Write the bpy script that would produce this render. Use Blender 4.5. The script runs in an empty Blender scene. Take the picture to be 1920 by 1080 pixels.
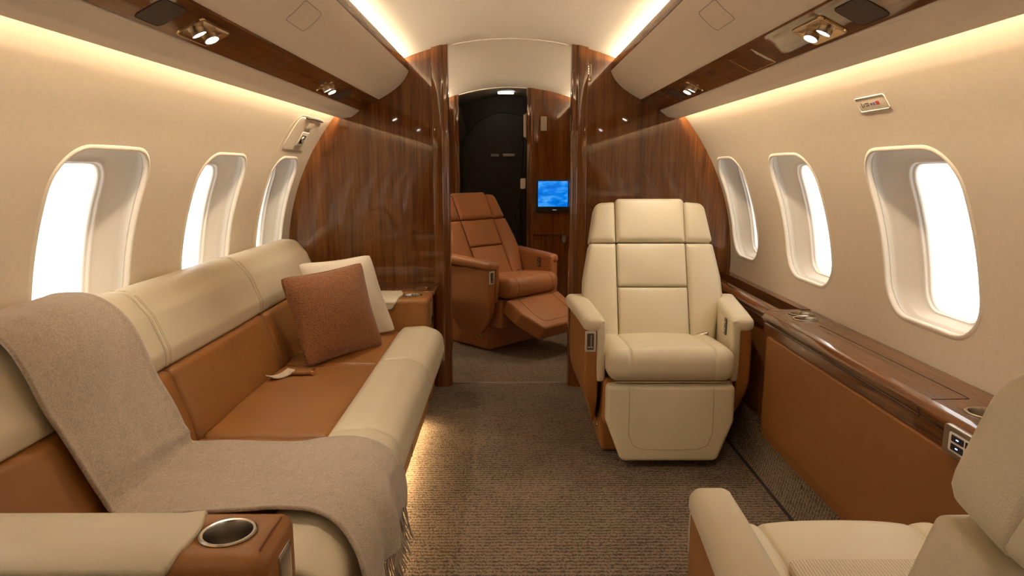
import bpy, bmesh, math, random
import numpy as np
from mathutils import Vector, Matrix
from mathutils.geometry import delaunay_2d_cdt
random.seed(7)
S = bpy.context.scene
COL = S.collection
PI = math.pi
R0, ZC = 1.213, 0.70          # cabin section: circle radius and height of its centre
YB, YF, YA = 3.72, 5.87, -1.7  # partition, forward partition, aft partition

# ------------------------------------------------------------------ materials
def new_mat(name):
    m = bpy.data.materials.new(name); m.use_nodes = True
    return m, m.node_tree.nodes, m.node_tree.links, m.node_tree.nodes['Principled BSDF']

def coords(N, L, scale):
    tc = N.new('ShaderNodeTexCoord'); mp = N.new('ShaderNodeMapping')
    mp.inputs['Scale'].default_value = scale
    L.new(tc.outputs['Object'], mp.inputs['Vector'])
    return mp.outputs['Vector']

def noise(N, L, vec, scale, detail=3, rough=.5):
    n = N.new('ShaderNodeTexNoise'); n.inputs['Scale'].default_value = scale
    n.inputs['Detail'].default_value = detail; n.inputs['Roughness'].default_value = rough
    L.new(vec, n.inputs['Vector']); return n.outputs['Fac']

def ramp(N, L, fac, stops):
    r = N.new('ShaderNodeValToRGB'); el = r.color_ramp.elements
    while len(el) < len(stops): el.new(.5)
    for e, (p, c) in zip(el, stops): e.position = p; e.color = (*c, 1)
    L.new(fac, r.inputs['Fac']); return r.outputs['Color']

def bump(N, L, h, bs, strength, dist):
    b = N.new('ShaderNodeBump'); b.inputs['Strength'].default_value = strength
    b.inputs['Distance'].default_value = dist
    L.new(h, b.inputs['Height']); L.new(b.outputs['Normal'], bs.inputs['Normal'])

def plain(name, col, rough=.5, metal=0, coat=0, emit=None, es=0):
    m, N, L, b = new_mat(name)
    b.inputs['Base Color'].default_value = (*col, 1)
    b.inputs['Roughness'].default_value = rough
    b.inputs['Metallic'].default_value = metal
    b.inputs['Coat Weight'].default_value = coat
    b.inputs['Coat Roughness'].default_value = .05
    if emit:
        b.inputs['Emission Color'].default_value = (*emit, 1)
        b.inputs['Emission Strength'].default_value = es
    return m

def leather(name, col, var=.08, rough=.42):
    m, N, L, b = new_mat(name)
    v = coords(N, L, (1, 1, 1))
    c = ramp(N, L, noise(N, L, v, 5, 3), [(.25, tuple(x*(1-var) for x in col)), (.75, tuple(min(1, x*(1+var)) for x in col))])
    L.new(c, b.inputs['Base Color'])
    b.inputs['Roughness'].default_value = rough
    b.inputs['Specular IOR Level'].default_value = .4
    vo = N.new('ShaderNodeTexVoronoi'); vo.inputs['Scale'].default_value = 520
    L.new(v, vo.inputs['Vector'])
    ad = N.new('ShaderNodeMath'); ad.operation = 'ADD'
    mu = N.new('ShaderNodeMath'); mu.operation = 'MULTIPLY'; mu.inputs[1].default_value = 6
    L.new(noise(N, L, v, 9, 2), mu.inputs[0])
    L.new(vo.outputs['Distance'], ad.inputs[0]); L.new(mu.outputs[0], ad.inputs[1])
    bump(N, L, ad.outputs[0], b, .25, .0012)
    return m

def walnut(name, scale, dark=(.058, .017, .004), mid=(.138, .047, .011), light=(.21, .080, .021), rough=.3, coat=1.0):
    m, N, L, b = new_mat(name)
    v = coords(N, L, scale)
    n1 = noise(N, L, v, 1.0, 6, .62)
    v2 = coords(N, L, tuple(s*3.3 for s in scale))
    n2 = noise(N, L, v2, 1.7, 4, .6)
    mx = N.new('ShaderNodeMath'); mx.operation = 'MULTIPLY_ADD'
    mx.inputs[1].default_value = .45; L.new(n2, mx.inputs[0])
    m2 = N.new('ShaderNodeMath'); m2.operation = 'MULTIPLY'; m2.inputs[1].default_value = .62
    L.new(n1, m2.inputs[0]); L.new(m2.outputs[0], mx.inputs[2])
    c = ramp(N, L, mx.outputs[0], [(.36, dark), (.52, mid), (.70, light)])
    L.new(c, b.inputs['Base Color'])
    b.inputs['Roughness'].default_value = rough
    b.inputs['Coat Weight'].default_value = coat
    b.inputs['Coat Roughness'].default_value = .035
    b.inputs['Coat IOR'].default_value = 1.65
    b.inputs['Specular IOR Level'].default_value = .05
    return m

def fabric(name, col, scale, strength, dist, var=.12):
    m, N, L, b = new_mat(name)
    v = coords(N, L, (1, 1, 1))
    n = noise(N, L, v, scale, 4, .65)
    L.new(ramp(N, L, n, [(.3, tuple(x*(1-var) for x in col)), (.7, tuple(min(1, x*(1+var)) for x in col))]), b.inputs['Base Color'])
    b.inputs['Roughness'].default_value = .95
    b.inputs['Specular IOR Level'].default_value = .15
    bump(N, L, n, b, strength, dist)
    return m

M = {}
M['wall'] = fabric('wall_fabric', (.69, .60, .475), 55, .22, .0016, .025)
M['ceil'] = fabric('ceiling_fabric', (.76, .68, .56), 60, .15, .001, .015)
M['bin'] = fabric('bin_lining', (.86, .755, .61), 40, .12, .0008, .02)
M['cream'] = leather('cream_leather', (.69, .61, .435), .03)
M['tan'] = leather('tan_leather', (.285, .120, .030), .10)
M['tan2'] = leather('caramel_leather', (.40, .165, .062), .06)
M['ridge'] = leather('tan_panel', (.225, .088, .020), .05, .5)
M['wood_v'] = walnut('walnut_upright', (26, 26, 1.1))
M['wood_h'] = walnut('walnut_lengthwise', (26, 1.3, 26))
M['wood_top'] = walnut('walnut_top', (22, 1.1, 22), (.05, .016, .004), (.14, .050, .015), (.22, .090, .030), .3)
M['wood_dark'] = plain('dark_wood_edge', (.04, .013, .005), .3, 0, 1)
M['seam'] = plain('seam_shadow_gap', (.02, .012, .008), .8)
M['stitch_c'] = plain('cream_thread', (.44, .35, .22), .8)
M['stitch_t'] = plain('tan_thread', (.17, .06, .02), .8)
M['chrome'] = plain('polished_metal', (.75, .70, .62), .12, 1)
M['steel'] = plain('dark_steel', (.16, .14, .12), .35, .8)
M['chrome2'] = plain('satin_frame_metal', (.82, .78, .72), .35, .7)
M['cup'] = plain('brushed_cup_metal', (.52, .47, .40), .27, 1)
M['brushed'] = plain('brushed_metal', (.55, .50, .43), .32, 1)
M['bronze'] = plain('bronze_reflector', (.55, .38, .20), .22, 1)
M['gold'] = plain('gold_metal', (.85, .62, .32), .18, 1)
M['reveal'] = plain('window_reveal_plastic', (.80, .76, .70), .45)
M['rim'] = plain('window_rim_plastic', (.76, .69, .58), .5)
M['black'] = plain('black_plastic', (.012, .012, .013), .35)
M['spk'] = plain('speaker_cloth', (.07, .042, .024), .7)
M['white'] = plain('white_plastic', (.75, .72, .66), .4)
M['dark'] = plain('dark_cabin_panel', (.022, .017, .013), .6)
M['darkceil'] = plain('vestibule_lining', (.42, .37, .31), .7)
M['warmled'] = plain('warm_led', (1, .85, .62), .5, emit=(1, .835, .60), es=1)
M['bulb'] = plain('bulb_lens', (1, .95, .88), .4, emit=(1, .90, .76), es=28)
M['red'] = plain('red_marking', (.5, .06, .04), .5)
M['blue'] = plain('blue_marking', (.12, .14, .35), .5)
M['bled'] = plain('blue_indicator', (.1, .2, 1), .5, emit=(.25, .35, 1), es=8)

def led(name, col, s):
    return plain(name, col, .5, emit=col, es=s)
M['led_ceil'] = led('ceiling_led', (1, .835, .60), 115)
M['led_wall'] = led('wall_led', (1, .835, .60), 72)
M['led_floor'] = led('floor_led', (1, .74, .40), 60)
M['led_fwd'] = led('forward_led', (1, .835, .60), 125)
M['led_vest'] = led('vestibule_lamp', (1, .96, .90), 9)

# carpet: ribbed loop pile, ribs across the aisle
def carpet(name, col, ax=1, pitch=.0185):
    m, N, L, b = new_mat(name)
    tc = N.new('ShaderNodeTexCoord'); sp = N.new('ShaderNodeSeparateXYZ')
    L.new(tc.outputs['Object'], sp.inputs[0])
    v = coords(N, L, (1, 1, 1))
    wob = noise(N, L, v, 38, 2)
    a = N.new('ShaderNodeMath'); a.operation = 'MULTIPLY_ADD'; a.inputs[1].default_value = .014
    L.new(wob, a.inputs[0]); L.new(sp.outputs[ax], a.inputs[2])
    s = N.new('ShaderNodeMath'); s.operation = 'MULTIPLY'; s.inputs[1].default_value = 2*PI/pitch
    L.new(a.outputs[0], s.inputs[0])
    si = N.new('ShaderNodeMath'); si.operation = 'SINE'; L.new(s.outputs[0], si.inputs[0])
    vo = N.new('ShaderNodeTexVoronoi'); vo.inputs['Scale'].default_value = 150
    L.new(v, vo.inputs['Vector'])
    h = N.new('ShaderNodeMath'); h.operation = 'MULTIPLY_ADD'; h.inputs[1].default_value = -1.6
    L.new(vo.outputs['Distance'], h.inputs[0])
    h2 = N.new('ShaderNodeMath'); h2.operation = 'MULTIPLY_ADD'; h2.inputs[1].default_value = .42; h2.inputs[2].default_value = 1.1
    L.new(si.outputs[0], h2.inputs[0]); L.new(h2.outputs[0], h.inputs[2])
    patch = noise(N, L, v, 3.2, 4, .6)
    h3 = N.new('ShaderNodeMath'); h3.operation = 'MULTIPLY_ADD'; h3.inputs[1].default_value = .9; L.new(patch, h3.inputs[0]); L.new(h.outputs[0], h3.inputs[2])
    c = ramp(N, L, h3.outputs[0], [(.15, tuple(x*.42 for x in col)), (.75, col), (1.0, tuple(min(1, x*1.22) for x in col))])
    L.new(c, b.inputs['Base Color'])
    b.inputs['Roughness'].default_value = .97; b.inputs['Specular IOR Level'].default_value = .1
    bump(N, L, h.outputs[0], b, .8, .004)
    return m
M['carpet'] = carpet('taupe_ribbed_carpet', (.200, .148, .104))
M['carpet2'] = carpet('taupe_side_carpet', (.20, .150, .105))

def weave(name, col):
    m, N, L, b = new_mat(name)
    v = coords(N, L, (1, 1, 1))
    vo = N.new('ShaderNodeTexVoronoi'); vo.inputs['Scale'].default_value = 185; vo.inputs['Randomness'].default_value = .5
    L.new(v, vo.inputs['Vector'])
    L.new(ramp(N, L, vo.outputs['Distance'], [(.1, tuple(x*1.1 for x in col)), (.7, tuple(x*.5 for x in col))]), b.inputs['Base Color'])
    b.inputs['Roughness'].default_value = .9; b.inputs['Specular IOR Level'].default_value = .15
    b.inputs['Sheen Weight'].default_value = .2
    iv = N.new('ShaderNodeMath'); iv.operation = 'MULTIPLY'; iv.inputs[1].default_value = -1
    L.new(vo.outputs['Distance'], iv.inputs[0])
    bump(N, L, iv.outputs[0], b, .6, .003)
    return m
M['rust'] = weave('rust_woven_cloth', (.35, .145, .060))
M['linen'] = fabric('cream_linen', (.72, .63, .49), 300, .4, .0012, .08)
M['throw'] = fabric('taupe_wool', (.475, .388, .296), 230, .8, .0025, .26)
M['throw'].node_tree.nodes['Principled BSDF'].inputs['Sheen Weight'].default_value = .35

def mottle(m, scale, amt):
    N, L = m.node_tree.nodes, m.node_tree.links; b = N['Principled BSDF']; src = b.inputs['Base Color'].links[0].from_socket
    n = noise(N, L, coords(N, L, (1, 1, 1)), scale, 5, .7)
    c = ramp(N, L, n, [(.3, (1-amt,)*3), (.7, (1, 1, 1))])
    mx = N.new('ShaderNodeMix'); mx.data_type = 'RGBA'; mx.blend_type = 'MULTIPLY'; mx.inputs['Factor'].default_value = 1
    L.new(src, mx.inputs['A']); L.new(c, mx.inputs['B']); L.new(mx.outputs['Result'], b.inputs['Base Color'])
mottle(M['throw'], 42, .16)
mottle(M['carpet'], 1.6, .14)

def ribbed(name, col):
    m, N, L, b = new_mat(name)
    w = N.new('ShaderNodeTexWave'); w.inputs['Scale'].default_value = 48; w.bands_direction = 'X'
    L.new(coords(N, L, (1, 1, 1)), w.inputs['Vector'])
    L.new(ramp(N, L, w.outputs['Fac'], [(.1, tuple(x*.75 for x in col)), (.6, col)]), b.inputs['Base Color'])
    b.inputs['Roughness'].default_value = .5
    bump(N, L, w.outputs['Fac'], b, .5, .002)
    return m
M['ribbed'] = ribbed('ribbed_cream_leather', (.70, .60, .42))

def screen_mat():
    m, N, L, b = new_mat('blue_screen_picture')
    v = coords(N, L, (3, 1, 9))
    c = ramp(N, L, noise(N, L, v, 2.2, 5, .6), [(.32, (0, .10, .55)), (.5, (.0, .22, .85)), (.72, (.12, .50, 1.0))])
    L.new(c, b.inputs['Emission Color']); b.inputs['Emission Strength'].default_value = .85
    b.inputs['Base Color'].default_value = (0, 0, 0, 1); b.inputs['Roughness'].default_value = .2
    return m
M['screen'] = screen_mat()

def glass_mat():
    m = bpy.data.materials.new('window_glass'); m.use_nodes = True
    N, L = m.node_tree.nodes, m.node_tree.links; N.clear()
    o = N.new('ShaderNodeOutputMaterial'); mx = N.new('ShaderNodeMixShader')
    t = N.new('ShaderNodeBsdfTransparent'); g = N.new('ShaderNodeBsdfGlossy'); g.inputs['Roughness'].default_value = .03
    t.inputs['Color'].default_value = (.97, .98, 1, 1)
    mx.inputs[0].default_value = .05
    L.new(t.outputs[0], mx.inputs[1]); L.new(g.outputs[0], mx.inputs[2]); L.new(mx.outputs[0], o.inputs[0])
    return m
M['glass'] = glass_mat()

# ------------------------------------------------------------------ mesh helpers
def mk(name, verts, faces, mat, parent=None, smooth=True, auto=None, kind=None):
    me = bpy.data.meshes.new(name); me.from_pydata([tuple(v) for v in verts], [], faces); me.update()
    bm = bmesh.new(); bm.from_mesh(me)
    bmesh.ops.remove_doubles(bm, verts=bm.verts, dist=1e-6)
    bmesh.ops.recalc_face_normals(bm, faces=bm.faces)
    if smooth:
        for f in bm.faces: f.smooth = True
        if auto:
            for e in bm.edges:
                if len(e.link_faces) == 2 and e.calc_face_angle(0) > math.radians(auto): e.smooth = False
    bm.to_mesh(me); bm.free()
    me.materials.append(mat)
    o = bpy.data.objects.new(name, me); COL.objects.link(o)
    if parent: o.parent = parent
    if kind: o['kind'] = kind
    return o

def tag(o, label, cat, group=None):
    o['label'] = label; o['category'] = cat
    if group: o['group'] = group
    return o

def empty(name, loc=(0, 0, 0), rz=0):
    o = bpy.data.objects.new(name, None); o.empty_display_size = .1
    o.location = loc; o.rotation_euler = (0, 0, rz); COL.objects.link(o); return o

class G:                       # a small mesh collector
    def __init__(s): s.v = []; s.f = []
    def add(s, v, f):
        b = len(s.v); s.v += [tuple(p) for p in v]; s.f += [tuple(i+b for i in q) for q in f]; return s
    def make(s, name, mat, parent=None, auto=40, kind=None, smooth=True):
        return mk(name, s.v, s.f, mat, parent, smooth, auto, kind)

def softbox(c, s, r, n=(10, 10, 10), fn=None):
    """rounded box, dense grid; returns verts, faces"""
    h = [x/2 for x in s]; r = min(r, *[x*.999 for x in h])
    ax = []
    for i in range(3):
        a = [-h[i] + r*(1-math.tan(PI/4*(1-k/4))) for k in range(4)]
        mid = [-h[i]+r + (2*h[i]-2*r)*k/n[i] for k in range(n[i]+1)]
        b = [-x for x in reversed(a)]
        ax.append(a+mid+b)
    V = []; F = []; idx = {}
    def vid(p):
        k = tuple(round(x, 7) for x in p)
        if k in idx: return idx[k]
        q = [max(-h[i]+r, min(h[i]-r, p[i])) for i in range(3)]
        d = [p[i]-q[i] for i in range(3)]; l = math.sqrt(sum(x*x for x in d))
        if l > 1e-9: w = [q[i]+r*d[i]/l for i in range(3)]
        else: w = list(p)
        idx[k] = len(V); V.append([w[i]+c[i] for i in range(3)]); return idx[k]
    for i in range(3):
        j, k = (i+1) % 3, (i+2) % 3
        for sg in (-1, 1):
            for a in range(len(ax[j])-1):
                for b in range(len(ax[k])-1):
                    q = []
                    for (x, y) in ((a, b), (a+1, b), (a+1, b+1), (a, b+1)):
                        p = [0, 0, 0]; p[i] = sg*h[i]; p[j] = ax[j][x]; p[k] = ax[k][y]; q.append(vid(p))
                    if len(set(q)) > 2: F.append(q if sg > 0 else q[::-1])
    if fn: V = [fn(*v) for v in V]
    return V, F

def round_poly(pts, rad, seg=6):
    """round the corners of a closed 2D polygon; rad may be a list"""
    out = []; n = len(pts)
    for i, p in enumerate(pts):
        r = rad[i] if isinstance(rad, (list, tuple)) else rad
        a, b = Vector(pts[i-1]), Vector(pts[(i+1) % n]); p = Vector(p)
        u, w = (a-p), (b-p); lu, lw = u.length, w.length; u.normalize(); w.normalize()
        ang = u.angle(w)
        if r <= 0 or ang > 3.1: out.append(tuple(p)); continue
        t = min(r/math.tan(ang/2), lu*.49, lw*.49); rr = t*math.tan(ang/2)
        s0, s1 = p+u*t, p+w*t; c = p+(u+w).normalized()*(rr/math.sin(ang/2))
        a0 = math.atan2(s0.y-c.y, s0.x-c.x); a1 = math.atan2(s1.y-c.y, s1.x-c.x)
        da = (a1-a0+PI) % (2*PI)-PI
        for k in range(seg+1):
            an = a0+da*k/seg; out.append((c.x+rr*math.cos(an), c.y+rr*math.sin(an)))
    return out

def resample(pts, step):
    out = []; n = len(pts)
    for i in range(n):
        a, b = Vector(pts[i]), Vector(pts[(i+1) % n]); l = (b-a).length
        if l < 1e-6: continue
        k = max(1, int(l/step+.5))
        for j in range(k): out.append(tuple(a.lerp(b, j/k)))
    return out

def offset_in(pts, d):
    n = len(pts); area = sum(pts[i-1][0]*pts[i][1]-pts[i][0]*pts[i-1][1] for i in range(n))
    sg = 1 if area > 0 else -1; out = []
    for i in range(n):
        a, b = Vector(pts[i-1]), Vector(pts[(i+1) % n]); t = b-a
        if t.length < 1e-9: out.append(pts[i]); continue
        t.normalize(); nrm = Vector((-t.y, t.x))*sg
        out.append((pts[i][0]+nrm.x*d, pts[i][1]+nrm.y*d))
    return out

def pad(outline, P, d0, d1, r=.01, puff=0, step=.02, rings=5, r0=None, hole=None):
    """padded panel from a 2D outline; P(u,v,d) maps to 3D; d0 back, d1 front"""
    o = resample(outline, step); n = len(o); sg = 1 if d1 > d0 else -1
    r0 = r*.6 if r0 is None else r0
    A = np.array(o); B = np.roll(A, -1, 0); D = B-A; DD = (D*D).sum(1)+1e-12
    def dist(q):
        q = np.asarray(q)[:, None, :]; t = np.clip(((q-A)*D).sum(2)/DD, 0, 1)
        return np.sqrt(((q-A-t[..., None]*D)**2).sum(2)).min(1)
    def inside(q):
        x, y = q[:, 0][:, None], q[:, 1][:, None]
        c = (A[:, 1] > y) != (B[:, 1] > y)
        xi = A[:, 0]+(y-A[:, 1])*D[:, 0]/np.where(abs(D[:, 1]) < 1e-12, 1e-12, D[:, 1])
        return ((c & (x < xi)).sum(1) % 2) == 1
    mn, mx = A.min(0), A.max(0); pts = []
    for f in (.05, .2, .45, .75, 1.05):
        q = np.array(offset_in(o, r*f)); k = dist(q) >= r*f*.93
        pts += [tuple(p) for p in q[k & inside(q)]]
    gs = max(step*1.0, .008) if puff else max(step*2.5, .02)
    nx, ny = max(1, int((mx[0]-mn[0])/gs)), max(1, int((mx[1]-mn[1])/gs))
    X, Y = np.meshgrid(np.linspace(mn[0], mx[0], nx+1), np.linspace(mn[1], mx[1], ny+1))
    q = np.stack([X.ravel(), Y.ravel()], 1); q = q[inside(q)]
    if len(q): pts += [tuple(p) for p in q[dist(q) > r*1.05+gs*.35]]
    allp = [Vector(p) for p in o+pts]
    vs, es, fs, *_ = delaunay_2d_cdt(allp, [(i, (i+1) % n) for i in range(n)], [], 1, 1e-7)
    Q = np.array([tuple(v) for v in vs]); dd = dist(Q)
    hx = (2*Q[:, 0]-mn[0]-mx[0])/(mx[0]-mn[0]); hy = (2*Q[:, 1]-mn[1]-mx[1])/(mx[1]-mn[1])
    k = np.clip(1-dd/r, 0, 1); h = -r*(1-np.sqrt(np.clip(1-k*k, 0, 1)))
    h += puff*(np.clip(1-hx*hx, 0, 1)*np.clip(1-hy*hy, 0, 1))**.7*(1-np.exp(-dd/.014))
    V = [P(float(p[0]), float(p[1]), float(d1+sg*z)) for p, z in zip(Q, h)]; F = [tuple(f) for f in fs]
    L = [(o, d1-sg*r), (o, d0+sg*r0), (offset_in(o, r0*.3), d0+sg*r0*.3), (offset_in(o, r0), d0)]
    b = len(V)
    for ring, d in L: V += [P(p[0], p[1], d) for p in ring]
    for m in range(len(L)-1):
        for i in range(n):
            jj = (i+1) % n; F.append((b+m*n+i, b+m*n+jj, b+(m+1)*n+jj, b+(m+1)*n+i))
    V.append(P(float(A[:, 0].mean()), float(A[:, 1].mean()), d0)); c = len(V)-1; b += (len(L)-1)*n
    for i in range(n): F.append((b+(i+1) % n, b+i, c))
    return V, F

def tube(path, r, seg=8, closed=False, cap=True):
    P = [Vector(p) for p in path]; n = len(P); V = []; F = []
    up = Vector((0, 0, 1)); prev = None
    for i in range(n):
        t = (P[(i+1) % n]-P[i-1]) if closed else (P[min(i+1, n-1)]-P[max(i-1, 0)])
        t.normalize()
        if prev is None:
            a = t.cross(up)
            if a.length < .1: a = t.cross(Vector((1, 0, 0)))
        else: a = prev-t*prev.dot(t)
        a.normalize(); prev = a; b = t.cross(a)
        rr = r[i] if isinstance(r, (list, tuple)) else r
        for k in range(seg):
            an = 2*PI*k/seg; V.append(P[i]+a*(rr*math.cos(an))+b*(rr*math.sin(an)))
    for i in range(n if closed else n-1):
        j = (i+1) % n
        for k in range(seg): F.append((i*seg+k, i*seg+(k+1) % seg, j*seg+(k+1) % seg, j*seg+k))
    if cap and not closed:
        F.append(tuple(range(seg))[::-1]); F.append(tuple((n-1)*seg+k for k in range(seg)))
    return V, F

def lathe(prof, Mx, seg=32):
    V = []; F = []; m = len(prof)
    for k in range(seg):
        a = 2*PI*k/seg
        for r, z in prof: V.append(Mx @ Vector((r*math.cos(a), r*math.sin(a), z)))
    for k in range(seg):
        j = (k+1) % seg
        for i in range(m-1): F.append((k*m+i, k*m+i+1, j*m+i+1, j*m+i))
    return V, F

def extr(sec, y0, y1, ny=1, caps=True, yf=None):
    """closed (x,z) section swept along Y"""
    V = []; F = []; n = len(sec)
    for k in range(ny+1):
        y = y0+(y1-y0)*k/ny
        V += [(x, y, z) for x, z in sec]
    for k in range(ny):
        for i in range(n):
            j = (i+1) % n; F.append((k*n+i, k*n+j, (k+1)*n+j, (k+1)*n+i))
    if caps: F.append(tuple(range(n))); F.append(tuple(ny*n+i for i in range(n))[::-1])
    return V, F

def box(c, s):
    x, y, z = [v/2 for v in s]
    V = [(c[0]+a*x, c[1]+b*y, c[2]+d*z) for a in (-1, 1) for b in (-1, 1) for d in (-1, 1)]
    return V, [(0, 1, 3, 2), (4, 6, 7, 5), (0, 4, 5, 1), (2, 3, 7, 6), (0, 2, 6, 4), (1, 5, 7, 3)]

def rrect(w, h, r, seg=6, cx=0, cy=0):
    return [(x+cx, y+cy) for x, y in round_poly([(-w/2, -h/2), (w/2, -h/2), (w/2, h/2), (-w/2, h/2)], r, seg)]

def cylp(sg, y, a, d=0):       # point on the cabin lining; d = towards the cabin
    r = R0-d
    return (sg*r*math.cos(a), y, ZC+r*math.sin(a))

def ceil_z(x, d=0): return 1.881-d-(x*x)/(2*1.49)-(x**4)*.02

# ------------------------------------------------------------------ cabin shell
WIN = {-1: [(-.46, .225, .12), (.33, .225, .12), (1.12, .225, .12), (1.905, .225, .12), (2.69, .215, .12), (3.405, .188, .10)],
       1: [(-.46, .225, .12), (.35, .225, .12), (1.14, .225, .12), (1.93, .225, .12), (2.733, .215, .12), (3.477, .19, .10)]}
AC, AH = .2615, .2165          # angle of window centre, half height as an angle
AI, AIH, RI = .238, .173, 1.30
CA0, CA1 = 0.0, .54            # window cell in angle

def ray_rrect(dx, dy, hw, hh, r):
    """distance along (dx,dy) to a rounded rect edge"""
    lo, hi = 0, 2
    def inside(t):
        x, y = abs(dx*t), abs(dy*t)
        if x > hw or y > hh: return False
        if x > hw-r and y > hh-r: return (x-hw+r)**2+(y-hh+r)**2 < r*r
        return True
    for _ in range(40):
        m = (lo+hi)/2
        if inside(m): lo = m
        else: hi = m
    return lo

def rr_loop(hw, hh, r, n=96):
    out = []
    for k in range(n):
        a = 2*PI*k/n; dx, dy = math.cos(a)*hw, math.sin(a)*hh
        t = ray_rrect(dx, dy, hw, hh, r); out.append((dx*t, dy*t))
    return out

def build_wall(sg, name, y0, y1, wins):
    g = G(); AB, AT = -.66, 1.085
    K = 16
    rows_lo = [AB+(CA0-AB)*k/8 for k in range(9)]
    rows_mid = [CA0+(CA1-CA0)*k/K for k in range(K+1)]
    rows_hi = [CA1+(AT-CA1)*k/8 for k in range(9)]
    rows = rows_lo+rows_mid[1:]+rows_hi[1:]
    def grid(ys, aa):
        V = [cylp(sg, y, a) for y in ys for a in aa]; n = len(aa)
        F = [(i*n+j, i*n+j+1, (i+1)*n+j+1, (i+1)*n+j) for i in range(len(ys)-1) for j in range(n-1)]
        g.add(V, F)
    def yl(a, b): k = max(1, int((b-a)/.1+.5)); return [a+(b-a)*i/k for i in range(k+1)]
    cur = y0
    for (yc, hw, r) in wins:
        ca, cb = yc-.235-.02, yc+.235+.02
        if cb > y1: cb = y1
        if ca > cur+1e-4: grid(yl(cur, ca), rows)
        ys = [ca+(cb-ca)*k/K for k in range(K+1)]
        grid(ys, rows_lo); grid(ys, rows_hi)
        # ring between the cell's border and the window hole, in (y, arc) coordinates
        border = [(y, CA0) for y in ys[:-1]]+[(cb, a) for a in rows_mid[:-1]] \
            + [(y, CA1) for y in ys[:0:-1]]+[(ca, a) for a in rows_mid[:0:-1]]
        hole = []
        for (y, a) in border:
            dx, dy = y-yc, (a-AC)*R0; t = ray_rrect(dx, dy, hw, AH*R0, .115)
            hole.append((yc+dx*t, AC+dy*t/R0))
        NR = 5; n = len(border); V = []
        for k in range(NR+1):
            t = k/NR
            V += [cylp(sg, b[0]+(h[0]-b[0])*t, b[1]+(h[1]-b[1])*t) for b, h in zip(border, hole)]
        g.add(V, [(k*n+i, k*n+(i+1) % n, (k+1)*n+(i+1) % n, (k+1)*n+i) for k in range(NR) for i in range(n)])
        cur = cb
    if cur < y1-1e-4: grid(yl(cur, y1), rows)
    bm_o = g.make(name, M['wall'], None, None, 'structure')
    return bm_o

wl = build_wall(-1, 'wall_left', YA, YB+.02, WIN[-1])
wr = build_wall(1, 'wall_right', YA, YB+.02, WIN[1])
build_wall(-1, 'wall_forward_left', YB+.02, 6.8, [])
build_wall(1, 'wall_forward_right', YB+.02, 6.8, [])

wn = 0
for sg in (-1, 1):
    for (yc, hw, ri) in WIN[sg]:
        wn += 1
        hh = AH*R0; n = 96
        out = rr_loop(hw, hh, .115, n)
        inn = rr_loop(ri, AIH*RI, .062, n)
        def ring(L1, t, rad, grow=0, L2=inn):
            V = []
            for (p, q) in zip(L1, L2):
                l = math.hypot(*p); px, py = p[0]*(1+grow/l), p[1]*(1+grow/l)
                y = yc+px+(q[0]-px)*t
                ap = AC+py/R0; aq = AI+q[1]/RI; a = ap+(aq-ap)*t
                V.append((sg*rad*math.cos(a), y, ZC+rad*math.sin(a)))
            return V
        def loft(rings):
            V = sum(rings, []); F = []
            for k in range(len(rings)-1):
                for i in range(n): F.append((k*n+i, k*n+(i+1) % n, (k+1)*n+(i+1) % n, (k+1)*n+i))
            return V, F
        # rolled rim standing slightly proud of the lining
        rim = [ring(out, 0, R0+.001, .012), ring(out, 0, R0-.0008, .010), ring(out, 0, R0-.0026, .006), ring(out, 0, R0-.0036, .002),
               ring(out, 0, R0-.0034, -.001), ring(out, 0, R0-.001, -.004), ring(out, 0, R0+.006, -.005), ring(out, 0, R0+.014, -.004), ring(out, 0, R0+.0165, -.001)]
        w = mk('window_%d' % wn, *loft(rim), M['rim'], None, True, None, 'structure')
        rev = [ring(out, 0, R0+.016, -.004), ring(out, 0, R0+.019, .014), ring(out, 0, R0+.036, .018), ring(out, .0, R0+.043, .012), ring(out, .04, R0+.046, 0), ring(out, .12, R0+.049, 0), ring(out, .26, R0+.0545, 0),
               ring(out, .42, R0+.060, 0), ring(out, .60, R0+.066, 0), ring(out, .76, R0+.071, 0), ring(out, .80, R0+.0705, 0),
               ring(out, .86, R0+.0705, 0), ring(out, .895, R0+.074, 0), ring(out, .93, R0+.080, 0), ring(out, .97, R0+.0805, 0), ring(out, 1.0, R0+.087, 0), ring(out, 1.0, R0+.11, 0)]
        mk('reveal', *loft(rev), M['reveal'], w, True, None)
        pv = ring(out, 1.0, RI, 0); pv2 = ring(out, 1.0, RI+.004, 0)
        c1 = (sg*RI*math.cos(AI), yc, ZC+RI*math.sin(AI)); c2 = (sg*(RI+.004)*math.cos(AI), yc, ZC+(RI+.004)*math.sin(AI))
        def grow_(vs, c): return [tuple(c[i]+(v[i]-c[i])*1.02 for i in range(3)) for v in vs]
        pv = grow_(pv, c1)
        # gently curved pane as concentric rings
        prs = []
        for t in (0, .3, .6, .85):
            L2 = [(q[0]*(1-t), q[1]*(1-t)) for q in inn]
            prs.append(ring(out, 1.0, RI, 0, L2))
        V, F = loft(prs); V.append(c1); b = 3*n
        for i in range(n): F.append((b+i, b+(i+1) % n, len(V)-1))
        mk('pane', V, F, M['glass'], w, True, None)

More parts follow.
